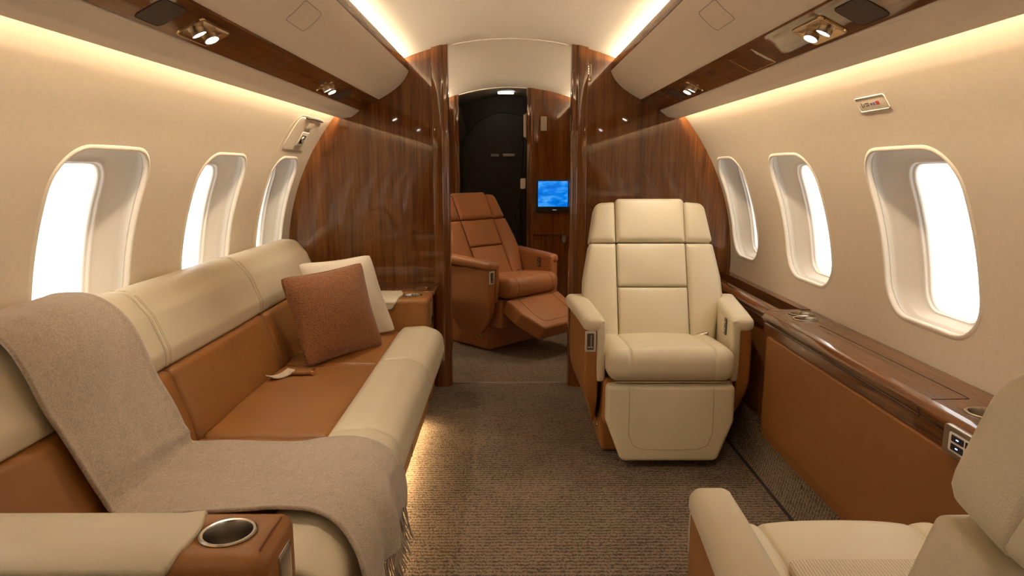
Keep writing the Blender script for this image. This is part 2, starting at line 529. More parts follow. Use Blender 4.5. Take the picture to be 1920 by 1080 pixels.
# ceiling
def build_ceiling(name, y0, y1, mat, xw=.635):
    xs = [-xw+2*xw*k/40 for k in range(41)]; ys = [y0+(y1-y0)*k/20 for k in range(21)]
    V = [(x, y, ceil_z(x)) for y in ys for x in xs]
    F = [(i*41+j, i*41+j+1, (i+1)*41+j+1, (i+1)*41+j) for i in range(20) for j in range(40)]
    return mk(name, V, F, mat, None, True, None, 'structure')
build_ceiling('ceiling', YA, YB+.02, M['ceil'])
build_ceiling('ceiling_forward', YB+.02, YF+.03, M['ceil'])
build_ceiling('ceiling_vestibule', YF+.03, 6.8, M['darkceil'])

# floor
mk('floor', *extr([(-1.05, -.03), (1.12, -.03), (1.12, 0), (-1.05, 0)], YA, YB+.03), M['carpet'], None, False, None, 'structure')
mk('floor_forward', *extr([(-1.0, -.03), (1.0, -.03), (1.0, 0), (-1.0, 0)], YB+.045, 6.8), M['carpet2'], None, False, None, 'structure')
g = G(); g.add(*extr([(-.42, -.02), (.42, -.02), (.42, .0035), (-.42, .0035)], YB+.026, YB+.05))
g.make('trim_1', plain('threshold_strip', (.20, .15, .11), .6), None, None, 'structure')
# side track gap and the carpeted riser to the side ledge
mk('trim_2', *extr([(.974, -.005), (.989, -.005), (.989, .0012), (.974, .0012)], YA, YB), M['seam'], None, False, None, 'structure')
mk('baseboard_right', *extr([(.988, -.03), (1.10, -.03), (1.10, .17), (1.052, .17), (1.028, .150), (.997, .02), (.990, .004)], YA, YB, 1),
   M['carpet2'], None, False, None, 'structure')

# partitions
def part_poly(sg, xi, n=26):
    pts = [(sg*xi, 0), (sg*xi, ceil_z(xi))]
    for k in range(1, 10):
        x = xi+(.60-xi)*k/9; pts.append((sg*x, ceil_z(x)+.002))
    for k in range(n+1):
        a = 1.03-(1.03+.615)*k/n; pts.append((sg*R0*math.cos(a), ZC+R0*math.sin(a)))
    return pts
def partition(name, sg, xi, y, th, mat):
    return mk(name, *extr(part_poly(sg, xi), y, y+th), mat, None, False, None, 'structure')
partition('wall_front_left', -1, .405, YB, .05, M['wood_v'])
partition('wall_front_right', 1, .405, YB, .05, M['wood_v'])
partition('wall_vestibule_left', -1, .445, YF, .04, M['wood_v'])
partition('wall_vestibule_right', 1, .17, YF, .04, M['wood_v'])
# aft wall behind the camera
pp = [(-x, z) for x, z in reversed(part_poly(1, .001)[1:])]+part_poly(1, .001)[1:]
mk('wall_back', *extr(pp, YA-.05, YA), M['wood_v'], None, False, None, 'structure')

def post(name, sg, x0, x1, y0, y1, ztop, mat):
    """upright bullnose post: stepped rounded edge of a doorway"""
    sec = round_poly([(x0, y0), (x1-.022, y0), (x1-.016, y0+.012), (x1, y0+.018), (x1, y1-.018), (x1-.016, y1-.012), (x1-.022, y1), (x0, y1)], [.004, .018, .006, .014, .014, .006, .018, .004], 7)
    V = []; n = len(sec); zs = [0, .4, .8, 1.2, 1.6, None]
    for z in zs:
        V += [(sg*x, y, ztop(x) if z is None else z) for x, y in sec]
    F = [(k*n+i, k*n+(i+1) % n, (k+1)*n+(i+1) % n, (k+1)*n+i) for k in range(len(zs)-1) for i in range(n)]
    F += [tuple(range(n))]
    return mk(name, V, F, mat, None, True, 50, 'structure')
# negative direction: the post's visible nose points to the aisle, so x falls towards the centre
def post2(name, sg, xo, xi, y0, y1, mat):
    w = xo-xi
    sec = round_poly([(xo, y0), (xi+.030, y0), (xi+.024, y0+.014), (xi, y0+.020), (xi, y1-.020), (xi+.024, y1-.014), (xi+.030, y1), (xo, y1)], [.003, .016, .005, .013, .013, .005, .016, .003], 7)
    V = []; n = len(sec); zs = [0, .4, .8, 1.2, 1.6, None]
    for z in zs: V += [(sg*x, y, ceil_z(x)+.003 if z is None else z) for x, y in sec]
    F = [(k*n+i, k*n+(i+1) % n, (k+1)*n+(i+1) % n, (k+1)*n+i) for k in range(len(zs)-1) for i in range(n)]
    F += [tuple(range(n))]
    return mk(name, V, F, mat, None, True, 50, 'structure')
post2('trim_3', -1, .408, .325, YB-.035, YB+.085, M['wood_v'])
post2('trim_4', 1, .408, .325, YB-.035, YB+.085, M['wood_v'])
post2('trim_5', -1, .475, .425, YF-.015, YF+.06, M['wood_v'])
post2('trim_6', 1, .20, .143, YF-.015, YF+.06, M['wood_v'])
# header bead where the ceiling steps at the partition
xs = [-.325+.65*k/30 for k in range(31)]
mk('trim_7', *tube([(x, YB+.02, ceil_z(x)-.001) for x in xs], .005, 8), M['ceil'], None, True, None, 'structure')
xs = [-.425+.57*k/24 for k in range(25)]
mk('trim_8', *tube([(x, YF+.01, ceil_z(x)-.001) for x in xs], .007, 8), M['ceil'], None, True, None, 'structure')

# overhead run on each side: cove strip, bins, walnut service rail, cream valance, light strips
def side_run(sg, y0, y1, main=True):
    nm = 'right' if sg > 0 else 'left'
    tn = {(-1, True): 9, (1, True): 14, (-1, False): 19, (1, False): 24}[(sg, main)]
    def s(pts): return [(sg*x, z) for x, z in pts]
    where = '' if main else ' of the forward cabin'
    # cove lip (walnut)
    lip = s(round_poly([(.531, 1.716), (.531, 1.757), (.538, 1.760), (.545, 1.752), (.60, 1.70), (.60, 1.69)], [.004, .003, .003, .002, 0, 0], 4))
    mk('trim_%d' % tn, *extr(lip, y0, y1), M['wood_h'], None, True, 40, 'structure')
    # bin door face: convex panel
    arc = []
    P0, P1, P2, P3 = Vector((.530, 1.713)), Vector((.548, 1.655)), Vector((.605, 1.612)), Vector((.692, 1.567))
    for k in range(15):
        t = k/14; p = P0*(1-t)**3+P1*3*t*(1-t)**2+P2*3*t*t*(1-t)+P3*t**3; arc.append((p.x, p.y))
    sec = s(arc+[(.72, 1.60), (.60, 1.70)])
    b = mk('overhead_bin', *extr(sec, y0, y1, 1), M['bin'], None, True, 40)
    if main:
        tag(b, 'cream curved overhead bin fascia on the %s side above the %s' % (nm, 'sofa' if sg < 0 else 'upright cream armchair'), 'overhead bin')
    else:
        tag(b, 'small end of the forward cabin overhead bin seen beyond the %s partition' % nm, 'overhead bin')
    # walnut service rail
    rail = s([(.692, 1.570), (.694, 1.561), (.703, 1.5545), (.706, 1.5560), (.793, 1.5125), (.800, 1.516), (.80, 1.56), (.74, 1.60)])
    mk('trim_%d' % (tn+1), *extr(rail, y0, y1), M['wood_h'], None, True, 30, 'structure')
    # valance
    va = s(round_poly([(.797, 1.518), (.797, 1.508), (.840, 1.476), (.895, 1.470), (.905, 1.474), (.893, 1.484), (.86, 1.52), (.81, 1.56)],
                      [.002, .008, .03, .008, .004, .004, .01, .01], 6))
    mk('trim_%d' % (tn+2), *extr(va, y0, y1), M['bin'], None, True, 40, 'structure')
    # light strips
    wall_led = s([(.850, 1.540), (.883, 1.520), (.886, 1.525), (.853, 1.546)])
    mk('trim_%d' % (tn+3), *extr(wall_led, y0+.01, y1-.01), M['led_wall'] if main else M['led_fwd'], None, False, None, 'structure')
    cl = s([(.572, 1.747), (.577, 1.747), (.577, 1.757), (.572, 1.757)])
    mk('trim_%d' % (tn+4), *extr(cl, y0+.01, y1-.01), M['led_ceil'] if main else M['led_fwd'], None, False, None, 'structure')
    return b
binL = side_run(-1, YA, YB-.001); binR = side_run(1, YA, YB-.001)
side_run(-1, YB+.06, YF-.001, False); side_run(1, YB+.06, YF-.001, False)

def railP(sg, x, y, d=0):      # on the service rail; d = out of the surface
    z = 1.5560-(x-.706)*.5
    return Vector((sg*(x-.447*d), y, z-.894*d))
def binP(sg, x, y, d=0):
    return Vector((sg*(x-.58*d), y, 1.641-(x-.572)*.735-.81*d))

# flush square latch on each bin
def seam_loop(P, w, h, r, rad=.0012, cx=0, cy=0):
    return tube([P(u, v) for u, v in resample(rrect(w, h, r, 5, cx, cy), .01)], rad, 6, True)
for sg, yc, b in ((-1, 2.062, binL), (1, 2.048, binR)):
    P = lambda u, v, d=0.0: arcbin(sg, u, v, d)
    # exact point on the bezier face
    def arcbin(sg, t, y, d=0):
        P0, P1, P2, P3 = Vector((.530, 1.713)), Vector((.548, 1.655)), Vector((.605, 1.612)), Vector((.692, 1.567))
        p = P0*(1-t)**3+P1*3*t*(1-t)**2+P2*3*t*t*(1-t)+P3*t**3
        q = ((P1-P0)*(1-t)**2+(P2-P1)*2*t*(1-t)+(P3-P2)*t*t).normalized(); nn = Vector((q.y, -q.x))
        return Vector((sg*(p.x+nn.x*d), y, p.y+nn.y*d))
    lp = [(u, v) for u, v in resample(rrect(.078, .17, .014, 5, 0, 0), .008)]
    pth = [arcbin(sg, .50+u*4.6, yc+v, .0002) for u, v in lp]
    mk('latch_panel', *tube(pth, .0013, 6, True), plain('bin_seam', (.46, .39, .30), .7), b)
    b.children[0]['kind'] = 'thing'

def reading_light(sg, y, label, small=False):
    e = empty('reading_light', railP(sg, .7485, y))
    inv = Matrix.Translation(-e.location)
    def P(u, v, d): return inv @ railP(sg, .7485+u*.894, y+v, d)
    hw, hl = .036, .083
    ox = rrect(2*hw, 2*hl, .012, 6)
    g = G(); rings = []; n = None
    for off, d in ((-.003, .0005), (-.0015, .0042), (.001, .0048), (.0035, .0040), (.010, .0022), (.022, .0008)):
        o = offset_in(resample(ox, .006), off); n = len(o); rings.append([P(u, v, d) for u, v in o])
    V = sum(rings, []); F = [(k*n+i, k*n+(i+1) % n, (k+1)*n+(i+1) % n, (k+1)*n+i) for k in range(len(rings)-1) for i in range(n)]
    b = (len(rings)-1)*n; V.append(P(0, 0, .0006)); F += [(b+i, b+(i+1) % n, len(V)-1) for i in range(n)]
    mk('reflector', V, F, M['bronze'], e, True, 50)
    for k in (-1, 1):
        ax = (railP(sg, .75, 0, 1)-railP(sg, .75, 0, 0)).normalized()
        c = Vector(P(.003, k*.037, -.002))
        q = Vector((0, 0, 1)).rotation_difference(ax).to_matrix().to_4x4()
        tilt = Matrix.Rotation(math.radians(-8*k), 4, 'X')
        Mx = Matrix.Translation(c) @ tilt @ q
        h = mk('lamp_barrel', *lathe([(.0165, 0), (.0180, .010), (.0180, .0155), (.0165, .0160), (.0155, .0135)], Mx, 24), M['brushed'], e, True, 50)
        V, F = lathe([(0.0001, .0148), (.0160, .0146)], Mx, 24)
        mk('lens', V, F, M['bulb'], h, True, None)
    tag(e, label, 'reading light', 'twin reading lights in the walnut rails')
    return e
RLY = [(-1, 1.757, 'twin reading light in the left walnut rail, large one nearest the camera'), (1, 1.735, 'twin reading light in the right walnut rail, large one nearest the camera'),
       (-1, 2.93, 'small twin reading light in the left walnut rail by the partition'), (1, 2.93, 'small twin reading light in the right walnut rail by the partition')]
for sg, y, lb in RLY: reading_light(sg, y, lb)

for sg, y, hl, lb in ((-1, 1.548, .054, 'dark speaker panel flush in the left walnut rail beside the nearer reading light'),
                      (1, 1.531, .060, 'dark speaker panel flush in the right walnut rail beside the nearer reading light'),
                      (-1, 3.165, .070, 'small dark panel in the left walnut rail beyond the farther reading light'),
                      (1, 3.165, .070, 'small dark panel in the right walnut rail beyond the farther reading light')):
    e = mk('speaker_panel', *pad(rrect(.074, 2*hl, .016, 6), lambda u, v, d: railP(sg, .7485+u*.894, y+v, d), -.002, .0012, .001, 0, .01, 2), M['spk'], None, True, 40)
    tag(e, lb, 'speaker')
    mk('surround', *tube([railP(sg, .7485+u*.894, y+v, .0004) for u, v in resample(rrect(.077, 2*hl+.003, .017, 6), .008)], .001, 6, True), M['seam'], e)
for sg, y, lb in ((-1, 2.225, 'flush walnut service flap outlined in the left rail between the reading lights'), (1, 2.20, 'flush walnut service flap outlined in the right rail between the reading lights')):
    e = mk('service_flap', *pad(rrect(.082, .205, .008, 4), lambda u, v, d: railP(sg, .7485+u*.894, y+v, d), -.002, .0006, .0005, 0, .02, 2), M['wood_h'], None, True, 40)
    tag(e, lb, 'service flap')
    mk('outline', *tube([railP(sg, .7485+u*.894, y+v, .0004) for u, v in resample(rrect(.084, .207, .008, 4), .01)], .0009, 6, True), M['gold'] if sg > 0 else M['wood_dark'], e)

# wall fittings
def wall_pad(sg, y, a, w, h, r, d0, d1, rr, puff=0, step=.01, cx=0, cy=0, rings=2):
    return pad(rrect(w, h, r, 6, cx, cy), lambda u, v, d: cylp(sg, y+u, a+v/R0, d), d0, d1, rr, puff, step, rings)
# emergency exit cover, left wall above the far window, with the hatch line
aE = math.asin((1.372-ZC)/R0)
e = mk('exit_handle_cover', *wall_pad(-1, 3.385, aE, .33, .175, .035, -.002, .003, .002), M['wall'], None, True, 50)
tag(e, 'cream emergency exit handle cover on the left wall above the farthest window', 'exit cover')
mk('handle_recess', *wall_pad(-1, 3.425, aE-.018, .105, .075, .008, .0045, .0075, .002), M['rim'], e, True, 50)
mk('handle_hole', *wall_pad(-1, 3.425, aE-.020, .065, .045, .004, .0072, .0082, .0004), M['black'], e, True, 50)
mk('handle', *tube([cylp(-1, 3.405+.04*k/6, aE-.020+.012*math.sin(k), .010) for k in range(7)], .005, 8), M['brushed'], e)
mk('flap', *wall_pad(-1, 3.425, aE+.042, .085, .034, .006, .0045, .0062, .001), M['wall'], e, True, 50)
mk('finger_slot', *tube([cylp(-1, 3.30+.28*k/10, aE+.074+.003*math.sin(PI*k/10), .0045) for k in range(11)], .0035, 8), M['seam'], e)
pth = []
for k in range(9): pth.append(cylp(-1, 3.56-.30*k/8, .668, .0003))
for k in range(1, 9):
    t = PI/2*k/8; pth.append(cylp(-1, 3.26-.09*math.sin(t), .668-.08*(1-math.cos(t)), .0003))
for k in range(1, 15): pth.append(cylp(-1, 3.17, .588-.45*k/14, .0003))
mk('trim_40', *tube(pth, .0014, 6), plain('hatch_line', (.55, .46, .33), .7), None, True, None, 'structure')
# sign plate, right wall
aP = math.asin((1.384-ZC)/R0)
e = mk('indicator_plate', *wall_pad(1, 1.943, aP, .148, .040, .006, -.002, .0018, .001), M['wall'], None, True, 50)
tag(e, 'small cream indicator plate with tiny coloured symbols on the right wall', 'indicator plate')
mk('plate_lip', *tube([cylp(1, 1.943+u, aP+v/R0, .0012) for u, v in resample(rrect(.151, .043, .006), .008)], .0019, 6, True), M['rim'], e)
def glyph(parent, name, P, rects, mat, d=.0006):
    g = G()
    for (u0, v0, u1, v1) in rects:
        g.add([P(u0, v0, 0), P(u1, v0, 0), P(u1, v1, 0), P(u0, v1, 0), P(u0, v0, d), P(u1, v0, d), P(u1, v1, d), P(u0, v1, d)],
              [(0, 1, 2, 3), (4, 5, 6, 7), (0, 1, 5, 4), (1, 2, 6, 5), (2, 3, 7, 6), (3, 0, 4, 7)])
    return g.make(name, mat, parent, None, None, False)
Pp = lambda u, v, d: cylp(1, 1.943-u, aP+v/R0, .0018+d)
glyph(e, 'symbol', Pp, [(-.055, -.006, -.052, .006), (-.055, -.008, -.047, -.005), (-.044, -.006, -.041, .002), (-.035, .001, -.018, .004), (-.033, -.006, -.022, -.003), (-.019, -.006, -.016, .004)], M['black'])
glyph(e, 'symbol', Pp, [(-.008, -.005, .002, .002), (.006, -.006, .016, .003)], M['blue'])
glyph(e, 'symbol', Pp, [(.021, -.006, .038, .005)], M['red'])

# gold panel on the right partition
Pq = lambda cx, cz, y: (lambda u, v, d: (cx+u, y-d, cz+v))
e = mk('light_switch', *pad(rrect(.036, .088, .003, 3), Pq(.4115, 1.702, YB), -.001, .003, .001, 0, .008, 2), M['gold'], None, True, 40)
tag(e, 'gold switch panel with four small lit symbols high on the right walnut partition', 'switch panel')
mk('panel_face', *pad(rrect(.030, .082, .002, 3), Pq(.4115, 1.702, YB), .0028, .0036, .0003, 0, .008, 2), M['wood_v'], e, True, 40)
glyph(e, 'lit_symbol', lambda u, v, d: (.4115+u, YB-.0036-d, 1.712+v), [(-.003, .020, .002, .026), (-.002, .008, .004, .014), (-.003, -.004, .003, .003), (-.003, -.016, .003, -.009)], plain('symbol_glow', (1, .8, .4), .4, emit=(1, .75, .35), es=2.5))
glyph(e, 'button', lambda u, v, d: (.4115+u, YB-.0036-d, 1.702+v), [(-.012, -.038, -.002, -.027), (.001, -.038, .012, -.027)], M['gold'], .0015)

# ------------------------------------------------------------------ club seats
def make_seat(L, cr, shell, stitch, label, recline=0, foot=0, name='armchair', seatmat=None, headup=0.0, shift=0.0, narrow=0.0, headr=.04, hs_=1.0):
    root = empty(name); tag(root, label, 'armchair')
    th = math.atan2(.23, .62)+math.radians(recline); st, ct = math.sin(th), math.cos(th)
    def PB(u, v, d=0): return (u, -.05+shift+v*st-d*ct, .43+v*ct+d*st)    # on the backrest plane, d = forward
    # pedestal
    def f(x, y, z):
        k = 1+.10*(z/.2); return (x*k, y, z)
    mk('pedestal', *softbox((0, .02, .095), (.50, .50, .19), .02, (4, 4, 3), f), shell, root, True, 50)
    mk('floor_bolt', *lathe([(.0001, .004), (.010, .004), (.012, 0)], Matrix.Translation((-.262, -.16, .10)) @ Matrix.Rotation(-PI/2, 4, 'Y'), 16), M['chrome'], root)
    mk('seat_frame', *softbox((0, -.10, .265), (.53, .52, .19), .02, (3, 3, 3)), shell, root, True, 50)
    # seat cushion with raised side bolsters and stitched channels
    def fc(x, y, z):
        t = max(0, min(1, (y+.42)/.44))          # 0 front .. 1 back
        top = (z-.365)/.13
        zz = z+top*(.010*math.cos(x/.26*PI/2)-.034*t*t)
        if top > .5:
            edge = abs(abs(x)-.168)
            zz -= .0045*math.exp(-(edge/.0055)**2)
            if abs(x) < .168: zz += .006*(1-(x/.168)**4)
            else: zz += .008*math.sin(min(1, (abs(x)-.168)/.09)*PI)
        yy = y-.010*math.exp(-((z-.43)/.04)**2)*(1 if y < -.3 else 0)*math.cos(x/.26*PI/2*.9)
        if y < -.38: yy += .0065*math.exp(-((abs(x)-.168)/.0055)**2)
        return (x, yy, zz)
    mk('seat_cushion', *softbox((0, -.195+shift*.5, .430), (.515, .45+shift, .130), .052, (110, 24, 6), fc), L if seatmat is None else L, root, True, None)
    mk('seat_piping', *tube([(x, -.4175, .372) for x in [-.23+.46*k/20 for k in range(21)]], .0025, 6), stitch, root)
    if seatmat:
        mk('seat_insert', *pad(rrect(.335, .27, .02), lambda u, v, d: (u, v-.115, .497+d-.034*min(1, (v+.305)/.44)**2), 0, .016, .004, .002, .02, 4), seatmat, root, True, 50)
    # footrest
    pf = round_poly([(-.257, 0), (-.257, -.15), (-.195, -.317), (.195, -.317), (.257, -.15), (.257, 0)], [.018, .05, .03, .03, .05, .018], 6)
    fa = math.radians(foot); pc = Vector((0, -.385, .352))
    def PF(u, v, d):
        y = -d-.012*(-v); z = v
        if foot:
            y, z = y*math.cos(fa)+z*math.sin(fa), -y*math.sin(fa)+z*math.cos(fa)
        return (u, pc.y+y, pc.z+z)
    fr = mk('footrest', *pad(pf, PF, -.075, .024, .016, .008, .016, 6), L, root, True, None)
    stl = [(-.168, -.006), (-.168, -.20), (-.150, -.245), (-.115, -.262), (0, -.264), (.115, -.262), (.150, -.245), (.168, -.20), (.168, -.006)]
    sm = []
    for i in range(len(stl)-1):
        for k in range(6):
            a, b = Vector(stl[i]), Vector(stl[i+1]); sm.append(a.lerp(b, k/6))
    sm.append(Vector(stl[-1]))
    def dsurf(u, v):     # approximate puff of the footrest face
        X = u/.257; Y = (v+.1585)/.1585; e = min(.257-abs(u), -v)+.0
        return .0245+.008*(max(0, 1-X*X)*max(0, 1-Y*Y))**.7*(1-math.exp(-max(0, e)/.014))
    mk('stitching', *tube([PF(p.x, p.y, dsurf(p.x, p.y)+.0002) for p in sm], .0011, 6), stitch, fr)
    # backrest panels
    def bp(nm, pts, d0, d1, rr, puff, rad=.012, hd=0):
        o = round_poly(pts, rad, 5)
        return mk(nm, *pad(o, lambda u, v, d: PB(u, v+hd if v < .468 else .468+(v-.468)*hs_+hd, d), d0, d1, rr, puff, .014, 6), L, root, True, None)
    hu = headup
    bp('headrest', [(-.158, .468), (.158, .468), (.158, .676), (-.158, .676)], -.07, .034, .022, .008, [.006, .006, .02, .02], hu)
    for s in (-1, 1):
        pts = [(s*.160, .468), (s*.284, .468), (s*.252, .655), (s*.160, .662)]
        w = bp('headrest_wing', pts, -.06, .028, .020, .008, [.006, headr*.35, headr, .012], hu)
        pts = [(s*.160, .0), (s*(.262-narrow), .0), (s*(.285-narrow), .11), (s*(.316-narrow), .215), (s*(.312-narrow), .30), (s*(.283-narrow*.6), .462), (s*.160, .462)]
        bp('backrest_bolster', pts, -.055, .030, .020, .012, [.006, .02, .03, .05, .05, .016, .006])
    bp('backrest_panel', [(-.157, .263), (.157, .263), (.157, .462), (-.157, .462)], -.05, .026, .012, .010, .008)
    bp('backrest_panel', [(-.157, .0), (.157, .0), (.157, .257), (-.157, .257)], -.05, .026, .012, .012, .008)
    # back shells
    o1 = round_poly([(-.27, -.08), (.27-narrow, -.08), (.310-narrow, .22), (.276-narrow*.6, .455), (-.276+narrow*.6, .455), (-.310+narrow, .22)], [.03, .03, .06, .03, .03, .06], 6)
    sh = mk('back_shell', *pad(o1, PB, .0, -.125, .05, .008, .016, 6, .01), cr, root, True, None)
    mk('stitching', *tube([PB(u, v, -.088) for u, v in resample(offset_in(resample(o1, .02), .008), .02)], .0012, 6, True), stitch, sh)
    o2 = round_poly([(-.278, .475), (.278, .475), (.245, .652), (.150, .668), (-.150, .668), (-.245, .652)], [.03, .03, .05, .03, .03, .05], 6)
    hs = mk('headrest_shell', *pad(o2, lambda u, v, d: PB(u, .468+(v-.468)*hs_+hu, d), .0, -.105, .045, .006, .016, 6, .01), cr, root, True, None)
    mk('stitching', *tube([PB(u, .468+(v-.468)*hs_+hu, -.072) for u, v in resample(offset_in(resample(o2, .02), .006), .02)], .0012, 6, True), stitch, hs)
    # arms
    for s in (-1, 1):
        def fa_(x, y, z):                     # cream top pad, bows down over the front
            t = (y+.335)/.42
            X = s*(x*(1+.10*t)+.012*t)
            dz = .028*t - .012*max(0, .3-t)
            return (X, y, z+dz)
        arm = mk('armrest', *softbox((.300, -.125, .585), (.090, .42, .060), .026, (4, 22, 3), fa_), cr, root, True, None)
        # front nose strip running down the inner edge
        def fn_(x, y, z):
            t = (y+.335)/.42; return (s*(x*(1+.10*t)+.012*t), y+.014*max(0, (.40-z)/.1), z)
        g = G(); g.add(*softbox((.273, -.318, .468), (.034, .036, .25), .012, (2, 2, 8), fn_))
        # inner lining
        g.add(*softbox((.269, -.125, .475), (.027, .415, .255), .009, (2, 8, 4), fn_))
        g.make('arm_lining', cr, arm, None)
        # outer shell, drawn in towards the floor
        def fs_(x, y, z):
            t = (y+.325)/.42                    # 0 front .. 1 back
            k = max(0, (.34-z)/.24)             # 0 above .. 1 bottom
            xo = (x-.283)/.058                  # 0 inner .. 1 outer
            xo_w = .058+.024*t
            X = .283+xo*xo_w-.062*k*k*t*0.9-.055*k*xo
            Y = y+(.16*k*k*(1-t))-.05*k*k*t
            return (s*X, Y, z)
        sh = mk('arm_shell', *softbox((.312, -.115, .345), (.058, .42, .45), .012, (3, 14, 14), fs_), shell, arm, True, None)
        if s < 0:
            # recline latch in a bright frame on the front of the arm
            Pl = lambda u, v, d: (-(.318-u), -.326-d, .515+v)
            lt = mk('latch', *pad(rrect(.044, .086, .005, 4), Pl, -.004, .003, .0015, 0, .008, 2), M['chrome2'], arm, True, 40)
            mk('latch_lever', *pad(rrect(.028, .068, .003, 4), Pl, .002, .0038, .0005, 0, .008, 2), M['steel'], arm, True, 40)
            g = G(); g.add(*softbox((-.316, -.333, .518), (.005, .006, .050), .002, (1, 1, 2))); g.add(*softbox((-.318, -.333, .492), (.022, .006, .006), .002, (1, 1, 1)))
            g.make('latch_handle', M['brushed'], arm, None)
        else:
            Pc = lambda u, v, d: (.2645-d+.1*u, -.215+u, .552+v)
            mk('control_panel', *pad(rrect(.034, .070, .004, 4), Pc, -.006, .0035, .001, 0, .008, 2), M['steel'], arm, True, 40)
            g = G()
            for (a, b, r) in ((-.004, .018, .006), (.006, .002, .004), (-.005, -.010, .006), (.004, -.020, .007)):
                g.add(*softbox((.2600+.1*a, -.215+a, .552+b), (.004, r, r), .0015, (1, 1, 1)))
            g.make('control_button', M['chrome2'], arm, None)
    # belt buckle by the arm
    g = G(); g.add(*softbox((.205, -.07, .478), (.060, .030, .022), .007, (2, 2, 2), lambda x, y, z: (x, y, z+.25*(x-.205))))
    bl = g.make('seat_belt', M['brushed'], root, None)
    mk('webbing', *softbox((.225, -.045, .470), (.045, .05, .006), .002, (2, 2, 1)), M['stitch_t'], bl)
    return root

CR = make_seat(M['cream'], M['cream'], M['tan'], M['stitch_c'], 'upright cream leather armchair facing the camera, footrest down, beside the right ledge')
CR.location = (.645, 3.02, 0)
NR_ = make_seat(M['cream'], M['cream'], M['tan'], M['stitch_c'], 'cream leather armchair cut off at the lower right corner, seen from behind', recline=-8, seatmat=M['ribbed'], shift=.262, narrow=.01, headr=.12, hs_=.80)
NR_.location = (.653, .885, 0); NR_.rotation_euler = (0, 0, PI)
TN = make_seat(M['tan2'], M['tan2'], M['tan2'], M['stitch_t'], 'tan leather recliner with raised footrest in the forward cabin beyond the doorway', recline=7, foot=60)
TN.location = (-.13, 4.80, 0); TN.rotation_euler = (0, 0, math.radians(46))
# the near seat faces away: its latch side is mirrored
NR_.scale = (-.91, 1, 1)

